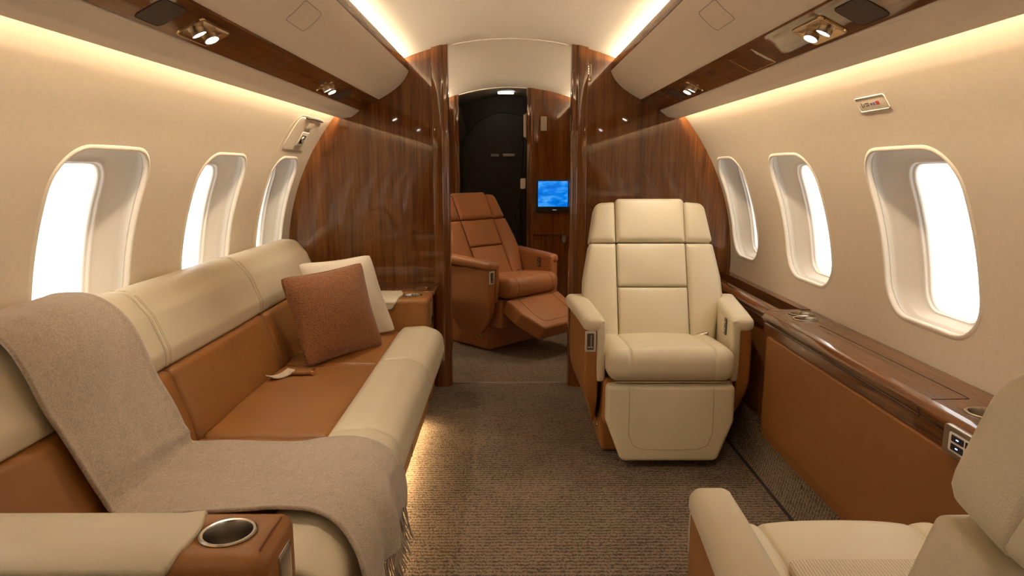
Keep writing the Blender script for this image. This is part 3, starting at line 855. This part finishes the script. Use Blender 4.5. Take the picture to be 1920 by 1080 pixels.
# ------------------------------------------------------------------ sofa
sofa = empty('sofa', (-.8, 2.2, 0)); tag(sofa, 'long cream and tan leather sofa along the left wall under the windows', 'sofa')
inv = Matrix.Translation(-Vector(sofa.location))
def sm(name, VF, mat, parent=sofa, auto=None): return mk(name, [inv @ Vector(v) for v in VF[0]], VF[1], mat, parent, True, auto)
SEC = [(1.155, 1.862), (1.868, 2.598), (2.604, 3.165)]
for i, (a, b) in enumerate(SEC):
    L_ = b-a; c = (a+b)/2
    # tan seat cushion
    def fs(x, y, z):
        if z > .43:
            z += .010*math.cos((y-c)/L_*PI)*math.cos((x+.70)/.36*PI*.5*.9)
            z += .0016*math.sin(38*x+9*y)*math.sin(13*y+5*x)
        return (x, y, z)
    sm('seat_cushion', softbox((-.705, c, .385), (.375, L_, .125), .022, (14, 20, 4), fs), M['tan'])
    # cream front roll
    def fb(x, y, z):
        k = (y-c)/(L_/2)
        return (x, y, z)
    sec = round_poly([(-.528, .30), (-.335, .275), (-.312, .36), (-.320, .445), (-.40, .475), (-.500, .468), (-.530, .44)], [.01, .02, .06, .06, .09, .03, .02], 8)
    sec = resample(sec, .015); n = len(sec); ys = [a, a+.004, a+.012]+[a+.012+(L_-.024)*k/10 for k in range(1, 10)]+[b-.012, b-.004, b]
    ins = [.010, .003, 0]+[0]*9+[0, .003, .010]
    V = []; F = []
    for y, q in zip(ys, ins): V += [(p[0], y, p[1]) for p in offset_in(sec, q)]
    for k in range(len(ys)-1):
        for j in range(n): F.append((k*n+j, k*n+(j+1) % n, (k+1)*n+(j+1) % n, (k+1)*n+j))
    F += [tuple(range(n)), tuple((len(ys)-1)*n+j for j in range(n))]
    sm('front_roll', (V, F), M['cream'])
    # backrest: tan lower pad, cream upper roll
    be = b if i < 2 else 3.44
    lo = round_poly([(-1.08, .40), (-.885, .40), (-.905, .50), (-.955, .645), (-1.06, .665)], [.01, .03, .10, .022, .01], 8)
    hi = round_poly([(-1.07, .655), (-.968, .648), (-.965, .70), (-1.005, .80), (-1.06, .868), (-1.135, .868), (-1.195, .80), (-1.18, .70)], [.01, .018, .05, .06, .06, .06, .03, .01], 8)
    for nm, sc, mt, qe in (('backrest_pad', lo, M['tan'], .018), ('backrest_roll', hi, M['cream'], .007 if i < 2 else .007)):
        sc = resample(sc, .014); n = len(sc); L2 = be-a
        far = .03 if i == 2 else 0
        ys = [a, a+qe*.3, a+qe]+[a+qe+(L2-2*qe)*k/12 for k in range(1, 12)]+[be-qe, be-qe*.3, be]
        ins = [qe, qe*.3, 0]+[0]*11+[0, qe*.3, qe]
        if i == 2:
            ys = [a, a+qe*.3, a+qe]+[a+qe+(L2-.11)*k/11 for k in range(1, 12)]+[be-.06, be-.035, be-.015, be-.003, be]
            ins = [qe, qe*.3, 0]+[0]*11+[.006, .016, .032, .052, .070]
        V = []; F = []
        for y, q in zip(ys, ins):
            t = (y-a)/L2; bul = .010*math.sin(PI*t) if nm == 'backrest_pad' else .004*math.sin(PI*t)
            for p in offset_in(sc, q): V.append((p[0]+(bul if p[0] > -1.02 else 0), y, p[1]))
        for k in range(len(ys)-1):
            for j in range(n): F.append((k*n+j, k*n+(j+1) % n, (k+1)*n+(j+1) % n, (k+1)*n+j))
        F += [tuple(range(n)), tuple((len(ys)-1)*n+j for j in range(n))]
        o = sm(nm, (V, F), mt)
        if nm == 'backrest_roll' and i > 0:
            for dy in (.012, .020):
                path = [inv @ Vector((p[0], a+dy, p[1])) for p in sc if p[0] > -1.16 and not (p[1] < .66 and p[0] < -.99) and not (p[0] < -1.0 and p[1] < .78)]
                path.sort(key=lambda q: math.atan2(q.z-.70, q.x+.8+1.10))
                mk('stitching', *tube(path, .0012, 5), M['stitch_c'], o)
# base with recess for the floor light
g = G(); g.add(*[*softbox((-.78, 2.16, .185), (.77, 2.04, .25), .006, (1, 1, 1))])
sm('base_panel', (g.v, g.f), M['tan'], sofa, 50)
for y in (1.865, 2.60):
    sm('panel_seam', tube([(-.3945, y, .062), (-.3945, y, .30)], .0015, 6), M['seam'])
sm('side_button', lathe([(.0001, .004), (.010, .004), (.014, .002), (.015, 0)], Matrix.Translation((-.3955, 2.245, .170)) @ Matrix.Rotation(PI/2, 4, 'Y'), 20), M['chrome'])
sm('led_strip', box((-.425, 2.13, .056), (.014, 2.0, .005)), M['led_floor'])
# inner frame that closes the back of the sofa down to the floor
sm('frame', box((-.85, 2.16, .16), (.30, 1.9, .30)), M['seam'])

def cupholder(parent, x, y, z, r=.042, tilt=0, nm='cup_holder', xf=None, depth=.055):
    pr = [(r+.004, -.001), (r+.005, .0012), (r+.002, .0030), (r-.002, .0022), (r-.0035, -.002), (r-.004, -depth), (.0001, -depth)]
    Mx = Matrix.Translation((x, y, z))
    V, F = lathe(pr, Mx, 40)
    if xf: V = [xf @ Vector(v) for v in V]
    return mk(nm, V, F, M['cup'], parent, True, 40)

def slab_with_holes(x0, x1, y0, y1, z0, z1, holes, corner=.02):
    """top plate (rounded-corner rectangle) with round through-holes"""
    pass

def sofa_arm(y0, y1, near):
    c = (y0+y1)/2; W = y1-y0; z1 = .598
    lab = 'arm_body'
    # arm body: rounded block; a well is opened for the cup holder by splitting its top around a circle
    arm = sm('armrest', arm_block(-1.15, -.388, y0, y1, .10, z1, .024, (-.476, c if near else c-.01), .041), M['tan'])
    # cream top pad wrapping over
    o = round_poly([(-1.14, y0-.004), (-.532, y0-.004), (-.520, c), (-.548, y1+.004), (-1.14, y1+.004)], [.004, .02, .2, .01, .004], 6)
    def Pt(u, v, d):
        # wrap the border over the arm's long edges
        e0, e1 = y0+.020, y1-.020; z = z1+d; y = v
        if v < e0+.0: t = (e0-v)/.024; z -= .026*t*t; y = e0-(.0235+d)*min(1, t)
        if v > e1: t = (v-e1)/.024; z -= .026*t*t; y = e1+(.0235+d)*min(1, t)
        return (u, y, z)
    P_ = pad(o, Pt, -.004, .006, .004, 0, .010, 10)
    sm('arm_pad', P_, M['cream'], arm)
    sk = round_poly([(-1.14, .548), (-.560, .548), (-.540, .585), (-1.14, .588)], [.002, .02, .006, .002], 5)
    for yy, sg in ((y0, -1), (y1, 1)):
        sm('arm_pad', pad(sk, lambda u, v, d: (u, yy+sg*d, v), -.004, .006, .004, 0, .02, 3), M['cream'], arm)
    ch = cupholder(arm, -.476, c if near else c-.01, z1+.0005, .042, xf=inv)
    # latch window on the aisle face
    Pl = lambda u, v, d: (-.388+d, c+.010+u, .505+v)
    sm('latch', pad(rrect(.060, .120, .004, 4), Pl, -.004, .002, .001, 0, .01, 2), M['chrome'], arm, 40)
    sm('latch_recess', pad(rrect(.050, .108, .003, 4), Pl, .001, .0028, .0005, 0, .01, 2), M['brushed'], arm, 40)
    sm('latch_lever', softbox((-.384, c+.010, .475), (.006, .030, .030), .002, (1, 1, 1)), M['black'], arm)
    # seam down the aisle corner
    if near:
        sm('stitching', tube([(-.404, y0+.012, z) for z in (.12, .3, .5, .575)]+[(-.404, y0+.03, .5985), (-.404, c, .6), (-.404, y1-.03, .5985), (-.404, y1-.012, .58)], .0014, 6), M['stitch_t'], arm)

def arm_block(x0, x1, y0, y1, z0, z1, r, hc, hr):
    """rounded block whose top face has a round opening with walls"""
    V = []; F = []; n = 64
    cx, cy = hc
    out = [(x, y) for x, y in resample(round_poly([(x0, y0), (x1, y0), (x1, y1), (x0, y1)], r, 5), .012)]
    m = len(out)
    rings = [[(x, y, z0) for x, y in out]]
    rings.append([(x, y, z1-r) for x, y in out])
    for k in range(1, 6):
        a = PI/2*k/5; rings.append([(x, y, z1-r+r*math.sin(a)) for x, y in offset_in(out, r*.98*(1-math.cos(a)))])
    top = [(p[0], p[1]) for p in rings[-1]]
    # circle points matched by direction
    ang = [math.atan2(p[1]-cy, p[0]-cx) for p in top]
    circ = [(cx+hr*math.cos(a), cy+hr*math.sin(a)) for a in ang]
    for t in (.5, 1): rings.append([(p[0]+(q[0]-p[0])*t, p[1]+(q[1]-p[1])*t, z1) for p, q in zip(top, circ)])
    rings.append([(q[0], q[1], z1-.06) for q in circ])
    for rr in rings: V += rr
    for k in range(len(rings)-1):
        for i in range(m): F.append((k*m+i, k*m+(i+1) % m, (k+1)*m+(i+1) % m, (k+1)*m+i))
    V.append((cx, cy, z1-.06)); b = (len(rings)-1)*m
    for i in range(m): F.append((b+i, b+(i+1) % m, len(V)-1))
    return V, F
sofa_arm(.985, 1.150, True)
sofa_arm(3.180, 3.400, False)

# belt lying on the seat
def strap(cx, cy, cz, L_, w, t, ang, r=.003, curl=0):
    ca, sa = math.cos(ang), math.sin(ang)
    def f(x, y, z):
        z = z+curl*(x/L_*2)**2
        return (cx+x*ca-y*sa, cy+x*sa+y*ca, cz+z)
    return softbox((0, 0, 0), (L_, w, t), r, (10, 3, 1), f)
sb = sm('seat_belt', strap(-.775, 2.447, .462, .085, .042, .013, .05, .005), M['tan'])
sm('buckle', strap(-.730, 2.448, .464, .012, .048, .018, .05, .004), M['gold'], sb)
sm('webbing', strap(-.838, 2.405, .460, .105, .040, .006, 1.05, .002, .012), M['linen'], sb)

# small walnut ledge between the far arm and the partition
g = G(); g.add(*softbox((-.62, 3.565, .583), (.47, .30, .022), .006, (2, 2, 1))); o = g.make('corner_ledge', M['wood_top'], None, 50)
tag(o, 'glossy walnut ledge behind the far sofa arm at the left partition', 'ledge')
g = G(); g.add(*box((-.66, 3.565, .286), (.40, .26, .572))); g.make('support', M['tan'], o, None, None, False)

# ------------------------------------------------------------------ cushions
def cushion(name, TL, TR, BR, BL, thick, mat, label, pinch=.05, side=1):
    TL, TR, BR, BL = map(Vector, (TL, TR, BR, BL)); N_ = 26
    nrm = (TR-TL).cross(BL-TL).normalized()*side
    ctr = (TL+TR+BR+BL)/4
    V = []; F = []; idx = {}
    e = empty(name, ctr); tag(e, label, 'cushion', 'cushions at the far end of the sofa')
    def pt(u, v, s):
        # inward bow of the edges
        bu = pinch*(1-(2*v-1)**2)*(2*u-1)*-.5; bv = pinch*(1-(2*u-1)**2)*(2*v-1)*-.5
        U_, V_ = abs(2*u-1), abs(2*v-1); cs = .055*(U_*V_)**5
        u = .5+(u-.5)*(1-cs); v = .5+(v-.5)*(1-cs)
        p = TL*(1-u)*(1-v)+TR*u*(1-v)+BR*u*v+BL*(1-u)*v
        p = p+(TR-TL)*bu+(BL-TL)*bv
        a = max(0, 1-(2*u-1)**2); b = max(0, 1-(2*v-1)**2)
        h = thick*.5*(a*b)**.42*(.72+.28*(a*b))
        w = .0025*math.sin(9*u+5*v)*math.sin(7*v-3*u)
        return p+nrm*(s*h+w*min(1, a*b*3))-ctr
    n = N_+1
    for s in (1, -1):
        for i in range(n):
            for j in range(n): V.append(pt(i/N_, j/N_, s))
    for s in range(2):
        b = s*n*n
        for i in range(N_):
            for j in range(N_): F.append((b+i*n+j, b+i*n+j+1, b+(i+1)*n+j+1, b+(i+1)*n+j))
    mk('cushion_cover', V, F, mat, e)
    loop = [(i/24, 0) for i in range(24)]+[(1, i/24) for i in range(24)]+[(1-i/24, 1) for i in range(24)]+[(0, 1-i/24) for i in range(24)]
    mk('piping', *tube([pt(u, v, 0) for u, v in loop], .0036, 8, True), mat, e)
    return e
cushion('cushion', (-.925, 2.700, .775), (-.645, 2.945, .808), (-.550, 2.885, .452), (-.782, 2.530, .452), .19, M['rust'],
        'rust woven square cushion in front, leaning on the cream cushion', .07)
cushion('cushion', (-.940, 2.99, .795), (-.640, 3.11, .822), (-.530, 3.10, .462), (-.80, 2.86, .462), .15, M['linen'],
        'cream linen cushion behind the rust one, leaning by the far sofa arm', .07)

# ------------------------------------------------------------------ throw blanket
thr = empty('throw_blanket', (-.75, 1.5, .45)); tag(thr, 'taupe wool throw with fringe draped over the sofa back, seat and front', 'blanket')
tinv = Matrix.Translation(-Vector(thr.location))
key = [  # x, z, near y, far y
    (-1.186, .70, 1.20, 1.60), (-1.190, .80, 1.23, 1.62), (-1.178, .852, 1.26, 1.64), (-1.14, .882, 1.28, 1.66), (-1.09, .888, 1.29, 1.675), (-1.04, .882, 1.295, 1.688), (-1.0, .848, 1.305, 1.70), (-.972, .793, 1.315, 1.71), (-.950, .713, 1.325, 1.722),
    (-.934, .655, 1.34, 1.732), (-.905, .58, 1.348, 1.742), (-.882, .515, 1.355, 1.745), (-.866, .475, 1.36, 1.745), (-.835, .464, 1.358, 1.743), (-.76, .467, 1.355, 1.740), (-.66, .470, 1.352, 1.737), (-.56, .474, 1.352, 1.735), (-.50, .484, 1.345, 1.732),
    (-.42, .490, 1.325, 1.73), (-.36, .480, 1.29, 1.725), (-.318, .452, 1.25, 1.72), (-.300, .415, 1.22, 1.71), (-.294, .37, 1.205, 1.705), (-.297, .325, 1.20, 1.70)]
def cr(a, b, c, d, t): return .5*((2*b)+(-a+c)*t+(2*a-5*b+4*c-d)*t*t+(-a+3*b-3*c+d)*t**3)
path = []
for i in range(len(key)-1):
    q = [key[max(0, i-1)], key[i], key[i+1], key[min(len(key)-1, i+2)]]
    for k in range(6): path.append([cr(q[0][j], q[1][j], q[2][j], q[3][j], k/6) for j in range(4)])
path.append(list(key[-1]))
NW = 48; V = []; F = []; m = len(path)
for i, (x, z, ya, yb) in enumerate(path):
    a, b = path[max(0, i-1)], path[min(m-1, i+1)]; t = Vector((b[0]-a[0], b[1]-a[1])).normalized(); nx, nz = -t.y, t.x
    if nx*1+nz*1 < 0: nx, nz = -nx, -nz
    fr = i/(m-1)
    for j in range(NW+1):
        w = j/NW; y = ya+(yb-ya)*w
        h = .0012*math.sin(7*w*PI+3*fr)*math.sin(9*fr)+.0022*math.sin(2.6*w*PI+11*fr)+.0012*math.sin(31*fr+9*w)
        h += .006*math.exp(-((fr-.455-.03*w)/.008)**2)*(.4+.6*w)*(1 if w > .3 else w/.3)      # fold crease
        edge = min(w, 1-w); h += .004*math.exp(-(edge/.03)**2)
        if fr > .86: h += (fr-.86)/.14*(.012*math.sin(w*13)+.008*math.sin(w*23+1)+.010)
        dy = .004*math.sin(23*fr)+.003*math.sin(41*fr+2)
        V.append(tinv @ Vector((x+nx*(h+.004), y+dy*(2*w-1), z+nz*(h+.004))))
for i in range(m-1):
    for j in range(NW): F.append((i*(NW+1)+j, i*(NW+1)+j+1, (i+1)*(NW+1)+j+1, (i+1)*(NW+1)+j))
body = mk('blanket_cloth', V, F, M['throw'], thr)
so = body.modifiers.new('s', 'SOLIDIFY'); so.thickness = .008; so.offset = 1
g = G(); b0 = (m-1)*(NW+1)
for k in range(120):
    j = k/119*NW; j0 = min(NW-1, int(j)); t = j-j0
    p = Vector(V[b0+j0]).lerp(Vector(V[b0+j0+1]), t)+Vector((.0, 0, .006))
    ln = random.uniform(.095, .135); sx, sy = random.uniform(.004, .030), random.uniform(-.012, .012)
    pts = [p+Vector((sx*q*q+.002*math.sin(6*q+k), sy*q*q+.002*math.sin(5*q+k*2), -ln*q)) for q in [i/6 for i in range(7)]]
    g.add(*tube(pts, [.0021, .0023, .0022, .0021, .0020, .0021, .0012], 6))
f_ = g.make('fringe', M['throw'], thr, None)

# ------------------------------------------------------------------ side ledge (right)
led_ = empty('side_ledge', (1.1, 2.0, 0)); tag(led_, 'long walnut side ledge with tan leather front along the right wall', 'side ledge')
linv = Matrix.Translation(-Vector(led_.location))
def lm(name, VF, mat, parent=led_, auto=40): return mk(name, [linv @ Vector(v) for v in VF[0]], VF[1], mat, parent, True, auto)
YS = 2.60                       # where the ledge steps out
WX = 1.2105
zt = .648
# leather fronts
lm('front_panel', extr(round_poly([(1.16, .150), (1.006, .150), (1.001, .20), (1.003, .562), (1.16, .562)], [0, .01, .05, .004, 0], 4), YA+.01, YS-.012), M['ridge'])
lm('front_panel', extr(round_poly([(1.16, .150), (1.056, .150), (1.052, .20), (1.054, .562), (1.16, .562)], [0, .01, .05, .004, 0], 4), YS-.012, YB-.002), M['ridge'])
# walnut body: holes for the cups are cut into the top plate
def cred_sec(xf, top=zt):
    return round_poly([(1.17, .560), (xf+.004, .560), (xf, .564), (xf, .602), (xf+.004, .606), (xf-.006, .614), (xf-.010, .630), (xf+.004, top-.002), (xf+.022, top), (WX-.006, top), (WX-.006, .60)],
                      [0, .002, .002, .003, .002, .008, .012, .010, .01, .001, 0], 5)
def plate(xs0, xs1, y0, y1, z, holes, cell=.0125):
    """flat plate grid around circular holes: structured ring cells"""
    V = []; F = []
    ycut = sorted(set([y0, y1]+[q for h in holes for q in (h[1]-h[2]-.003, h[1]+h[2]+.003)]))
    for a, b in zip(ycut[:-1], ycut[1:]):
        hs = [h for h in holes if abs((a+b)/2-h[1]) < h[2]]
        if not hs:
            n = len(V); V += [(xs0, a, z), (xs1, a, z), (xs1, b, z), (xs0, b, z)]; F.append((n, n+1, n+2, n+3)); continue
        h = hs[0]; hx, hy, hr = h
        bd = []
        K = 12
        bd += [(xs0+(xs1-xs0)*k/K, a) for k in range(K)]+[(xs1, a+(b-a)*k/K) for k in range(K)]+[(xs1-(xs1-xs0)*k/K, b) for k in range(K)]+[(xs0, b-(b-a)*k/K) for k in range(K)]
        n = len(V); m = len(bd)
        V += [(x, y, z) for x, y in bd]
        V += [(hx+hr*math.cos(t), hy+hr*math.sin(t), z) for t in [math.atan2(y-hy, x-hx) for x, y in bd]]
        V += [(hx+hr*math.cos(t), hy+hr*math.sin(t), z-.03) for t in [math.atan2(y-hy, x-hx) for x, y in bd]]
        for q in range(2):
            for i in range(m): F.append((n+q*m+i, n+q*m+(i+1) % m, n+(q+1)*m+(i+1) % m, n+(q+1)*m+i))
    return V, F
def cred_open(xf, y0, y1, holes):
    """front roll swept, with a plate for the top"""
    sec = cred_sec(xf); prof = [p for p in sec]
    # drop the flat top span: keep the polyline from the underside to the start of the flat
    k = max(i for i, p in enumerate(prof) if p[0] <= xf+.03)
    fr = prof[:k+1]; n = len(fr); V = []; F = []
    for y in (y0, y1): V += [(x, y, z) for x, z in fr]
    for i in range(n-1): F.append((i, i+1, n+i+1, n+i))
    F.append(tuple(range(n))[::-1]+()); F.append(tuple(n+i for i in range(n)))
    x0 = fr[-1][0]; z = fr[-1][1]
    a = len(V); v2, f2 = plate(x0, WX-.004, y0, y1, z, holes); V += v2; F += [tuple(i+a for i in q) for q in f2]
    # end wall towards the front
    a = len(V); V += [(x0, y1, z), (WX-.004, y1, z), (WX-.004, y1, .560), (x0, y1, .560)]; F.append((a, a+1, a+2, a+3))
    return V, F
H1, H2, H3 = (1.140, 2.560, .036), (1.108, 2.478, .038), (1.100, 1.500, .040)
nearsec = cred_open(1.012, YA+.01, YS, [H1, H2, H3])
H1 = (1.150, 2.560, .034); H2 = (1.112, 2.470, .038)
nearsec = cred_open(1.012, YA+.01, YS+.049, [(1.100, 1.500, .0385), (1.113, 2.512, .0405), (1.135, 2.603, .0405)])
lm('walnut_top', nearsec, M['wood_top'])
# the rounded end block that carries the second cup
capo = round_poly([(1.012, YS+.049), (WX-.004, YS+.049), (WX-.004, YS+.10), (1.05, YS+.10), (1.020, YS+.07)], [.001, .001, .001, .03, .02], 6)
lm('end_block', pad(capo, lambda u, v, d: (u, v, d), .560, zt, .010, 0, .01, 3), M['wood_top'])
cupholder(led_, 1.113, 2.512, zt+.0003, .041, xf=linv, depth=.028)
cupholder(led_, 1.135, 2.603, zt+.0008, .041, xf=linv, depth=.028)
cupholder(led_, 1.100, 1.500, zt+.0003, .039, xf=linv, depth=.028)
# far run with its open slot
far = cred_sec(1.046)
kx = [p for p in far if p[0] <= 1.08]
fsec = round_poly([(1.15, .560), (1.050, .560), (1.046, .564), (1.046, .600), (1.050, .604), (1.040, .612), (1.037, .628), (1.050, zt-.003), (1.068, zt), (1.090, zt-.001), (1.102, zt-.010), (1.108, .590), (1.15, .59)],
                  [0, .002, .002, .003, .002, .008, .012, .010, .01, .008, .006, 0, 0], 5)
lm('walnut_rail', extr(fsec, YS+.085, YB-.002), M['wood_top'])
lm('walnut_rail', extr([(1.168, .59), (1.168, zt+.002), (1.2075, zt+.002), (1.2075, .59)], YS+.085, YB-.002), M['wood_top'])
lm('slot_floor', extr([(1.10, .588), (1.175, .588), (1.175, .594), (1.10, .594)], YS+.085, YB-.002), M['wood_dark'])
# lid seams on the top and front
zs = zt+.0002
lm('lid_seam', tube([(1.118, 2.40, zs), (1.130, 1.62, zs), (1.128, 1.602, zs), (1.034, 1.598, zs), (1.016, 1.598, zt-.012), (1.000, 1.598, .628), (1.007, 1.598, .612), (1.010, 1.604, .604), (1.011, 1.62, .603), (1.011, 2.56, .603)], .0012, 5), M['seam'])
lm('front_groove', tube([(1.0105, YA+.02, .605), (1.0105, 1.56, .605)], .0015, 5), M['seam'])
# switch plate on the step, power outlets near the camera
lm('switch_plate', pad(rrect(.028, .062, .003, 4), lambda u, v, d: (1.024-d*.8+u*.5, YS+.038+u*.8, .612+v), -.002, .004, .001, 0, .01, 2), M['chrome'])
Pu = lambda u, v, d: (1.003-d, 1.405+u, .602+v)
us = mk('power_outlet', *pad(rrect(.150, .068, .010, 5), lambda u, v, d: linv @ Vector(Pu(u, v, d)), -.002, .012, .003, 0, .01, 2), M['brushed'], led_, True, 40)
mk('socket', *pad(rrect(.105, .044, .006, 4), lambda u, v, d: linv @ Vector(Pu(u, v, d)), .011, .0128, .0004, 0, .01, 2), M['reveal'], us, True, 40)
g = G()
for du in (-.025, .022):
    for dv in (-.010, .010): g.add(*pad(rrect(.042, .015, .002, 3), lambda u, v, d: linv @ Vector(Pu(u+du, v+dv, d)), .0125, .0138, .0004, 0, .01, 1))
g.make('port', M['black'], us, 40)
g = G()
for du in (.022, -.025):
    for dv in (-.010, .010): g.add(*pad(rrect(.008, .002, .0005, 2), lambda u, v, d: linv @ Vector(Pu(u+du, v+dv, d)), .0137, .0143, .0002, 0, .002, 1))
g.make('indicator_light', M['bled'], us, None)

# ------------------------------------------------------------------ forward partition fittings
mon = empty('monitor', (.36, YF, .985)); tag(mon, 'flat screen with a blue picture on the forward walnut partition', 'monitor')
minv = Matrix.Translation(-Vector(mon.location))
def mm(name, VF, mat, parent=mon): return mk(name, [minv @ Vector(v) for v in VF[0]], VF[1], mat, parent, True, 40)
mm('bezel', pad(rrect(.288, .275, .006, 4), Pq(.362, .984, YF), -.001, .028, .004, 0, .02, 2), M['black'])
mm('screen', pad(rrect(.252, .215, .002, 3), Pq(.366, 1.000, YF), .027, .029, .0003, 0, .02, 2), M['screen'])
mm('logo', pad(rrect(.034, .004, .001, 3), Pq(.380, .865, YF), .028, .0288, .0002, 0, .01, 1), plain('logo_grey', (.6, .6, .62), .4, emit=(.8, .85, .9), es=.5))
e = mk('switch_plate', *pad(rrect(.052, .118, .006, 4), Pq(.284, 1.583, YF), -.001, .006, .002, 0, .01, 2), M['white'], None, True, 40)
tag(e, 'cream switch plate with dark symbols above the blue screen', 'switch plate')
glyph(e, 'symbol', lambda u, v, d: (.284+u, YF-.006-d, 1.583+v), [(-.006, .026, .004, .034), (-.002, .012, .010, .018), (-.010, .000, .000, .006), (-.001, -.012, .009, -.007), (.006, -.040, .016, -.030)], M['brushed'])
# low cabinet line and pull on the forward partition
mk('trim_41', *tube([(.16, YF-.002, .648), (.46, YF-.002, .648)], .003, 6), M['seam'], None, True, None, 'structure')
e = mk('door_pull', *softbox((.465, YF-.012, .615), (.042, .03, .07), .012, (3, 3, 3)), M['brushed'], None, True, None)
tag(e, 'dull metal door pull low on the forward walnut partition', 'door pull')
mk('pull_rim', *tube([(.465+.022*math.cos(t), YF-.028, .615+.036*math.sin(t)) for t in [2*PI*k/20 for k in range(20)]], .003, 6, True), M['wood_dark'], e)

# ------------------------------------------------------------------ vestibule, dark
dark_pts = [(x, z) for x, z in pp]
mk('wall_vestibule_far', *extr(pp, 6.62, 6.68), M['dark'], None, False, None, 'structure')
dr = empty('door_1', (0, 6.60, 0)); dr['kind'] = 'structure'
o = round_poly([(-.47, .0), (.13, .0), (.10, 1.0), (.13, 1.25), (.13, 1.70), (-.10, 1.745), (-.30, 1.66), (-.46, 1.48)], [.01, .01, .1, .1, .03, .3, .3, .1], 6)
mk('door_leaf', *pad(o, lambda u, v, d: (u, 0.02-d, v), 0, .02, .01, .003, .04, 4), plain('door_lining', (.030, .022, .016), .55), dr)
mk('door_seam', *tube([(-.47+.55*k/10, .0, 1.040+.002*k) for k in range(11)], .004, 6), M['black'], dr)
mk('door_handle', *softbox((-.010, -.012, 1.338), (.115, .02, .026), .004, (2, 1, 1)), plain('handle_metal', (.55, .48, .42), .35, .6, emit=(.5, .42, .36), es=.0), dr)
mk('door_handle', *softbox((-.14, -.008, 1.336), (.080, .012, .026), .003, (2, 1, 1)), M['darkceil'], dr)
lampv = mk('ceiling_lamp', *softbox((-.035, 6.22, 1.868), (.135, .07, .010), .004, (2, 2, 1)), M['led_vest'], None, True, None)
tag(lampv, 'small white ceiling lamp in the dark vestibule beyond the doorway', 'ceiling lamp')
mk('lamp_frame', *tube([(-.035+u, 6.22+v, 1.872) for u, v in resample(rrect(.145, .08, .006), .01)], .004, 6, True), M['white'], lampv)
hs = mk('handset', *softbox((.112, 5.90, 1.085), (.046, .03, .090), .010, (2, 2, 3)), M['white'], None, True, None)
tag(hs, 'off-white handset box hanging at the vestibule edge beside the dark door', 'handset')
g = G(); g.add(*tube([(.130, 5.925, 1.49), (.128, 5.925, 1.36), (.122, 5.93, 1.24), (.112, 5.93, 1.10), (.075, 5.93, .95), (.045, 5.93, .80), (.035, 5.93, .66)], .006, 6)); g.make('cord', M['black'], hs, None)
o = mk('grab_handle', *softbox((.128, 5.90, 1.565), (.028, .03, .19), .010, (2, 2, 4)), M['white'], None, True, None)
tag(o, 'white upright grab handle at the top edge of the vestibule doorway', 'grab handle')
mk('handle_base', *softbox((.140, 5.915, 1.565), (.012, .02, .215), .004, (1, 1, 2)), M['brushed'], o)
# grey side lining on the left of the vestibule
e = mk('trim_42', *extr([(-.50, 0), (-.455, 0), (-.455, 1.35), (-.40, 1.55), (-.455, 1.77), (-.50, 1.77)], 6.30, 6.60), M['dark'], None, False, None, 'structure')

# ------------------------------------------------------------------ light and camera
W = bpy.data.worlds.new('sky'); S.world = W; W.use_nodes = True
bg = W.node_tree.nodes['Background']; bg.inputs['Color'].default_value = (1, .955, .89, 1); bg.inputs['Strength'].default_value = 3.0
for sg in (-1, 1):
    for (yc, hw, ri) in WIN[sg]:
        l = bpy.data.lights.new('window_portal', 'AREA'); l.shape = 'RECTANGLE'; l.size = 2*ri; l.size_y = .44; l.cycles.is_portal = True
        o = bpy.data.objects.new('window_portal', l); COL.objects.link(o)
        o.location = (sg*(RI+.02)*math.cos(AI), yc, ZC+(RI+.02)*math.sin(AI))
        o.rotation_euler = Vector((-sg*math.cos(AI), 0, -math.sin(AI))).to_track_quat('-Z', 'Y').to_euler()
# the reading lamps' beams, plus unseen fill spots added to brighten the forward cabin
for sg, y, lb in RLY+[(-1, 4.5, ''), (1, 4.5, '')]:
    for k in (-1, 1):
        l = bpy.data.lights.new('reading_and_fill_beam', 'SPOT'); l.energy = 8; l.spot_size = math.radians(95); l.spot_blend = .9; l.color = (1, .86, .68); l.shadow_soft_size = .016
        o = bpy.data.objects.new('reading_and_fill_beam', l); COL.objects.link(o)
        o.location = railP(sg, .7485, y+k*.037, .016)
        o.rotation_euler = Vector((-sg*.10, -k*.1, -1)).to_track_quat('-Z', 'Y').to_euler()

cam = bpy.data.cameras.new('camera'); cam.lens = 24; cam.sensor_width = 36; cam.clip_start = .02
co = bpy.data.objects.new('camera', cam); COL.objects.link(co); S.camera = co
th = math.atan(222/1280)
co.location = (0, 0, 1.203); co.rotation_euler = (PI/2-th, 0, -math.atan(4/1280))
S.view_settings.view_transform = 'Standard'; S.view_settings.look = 'None'
S.view_settings.exposure = .20; S.view_settings.gamma = 1; S.view_settings.use_curve_mapping = False
S.cycles.max_bounces = 10; S.cycles.diffuse_bounces = 6; S.cycles.glossy_bounces = 4
S.cycles.sample_clamp_indirect = 6
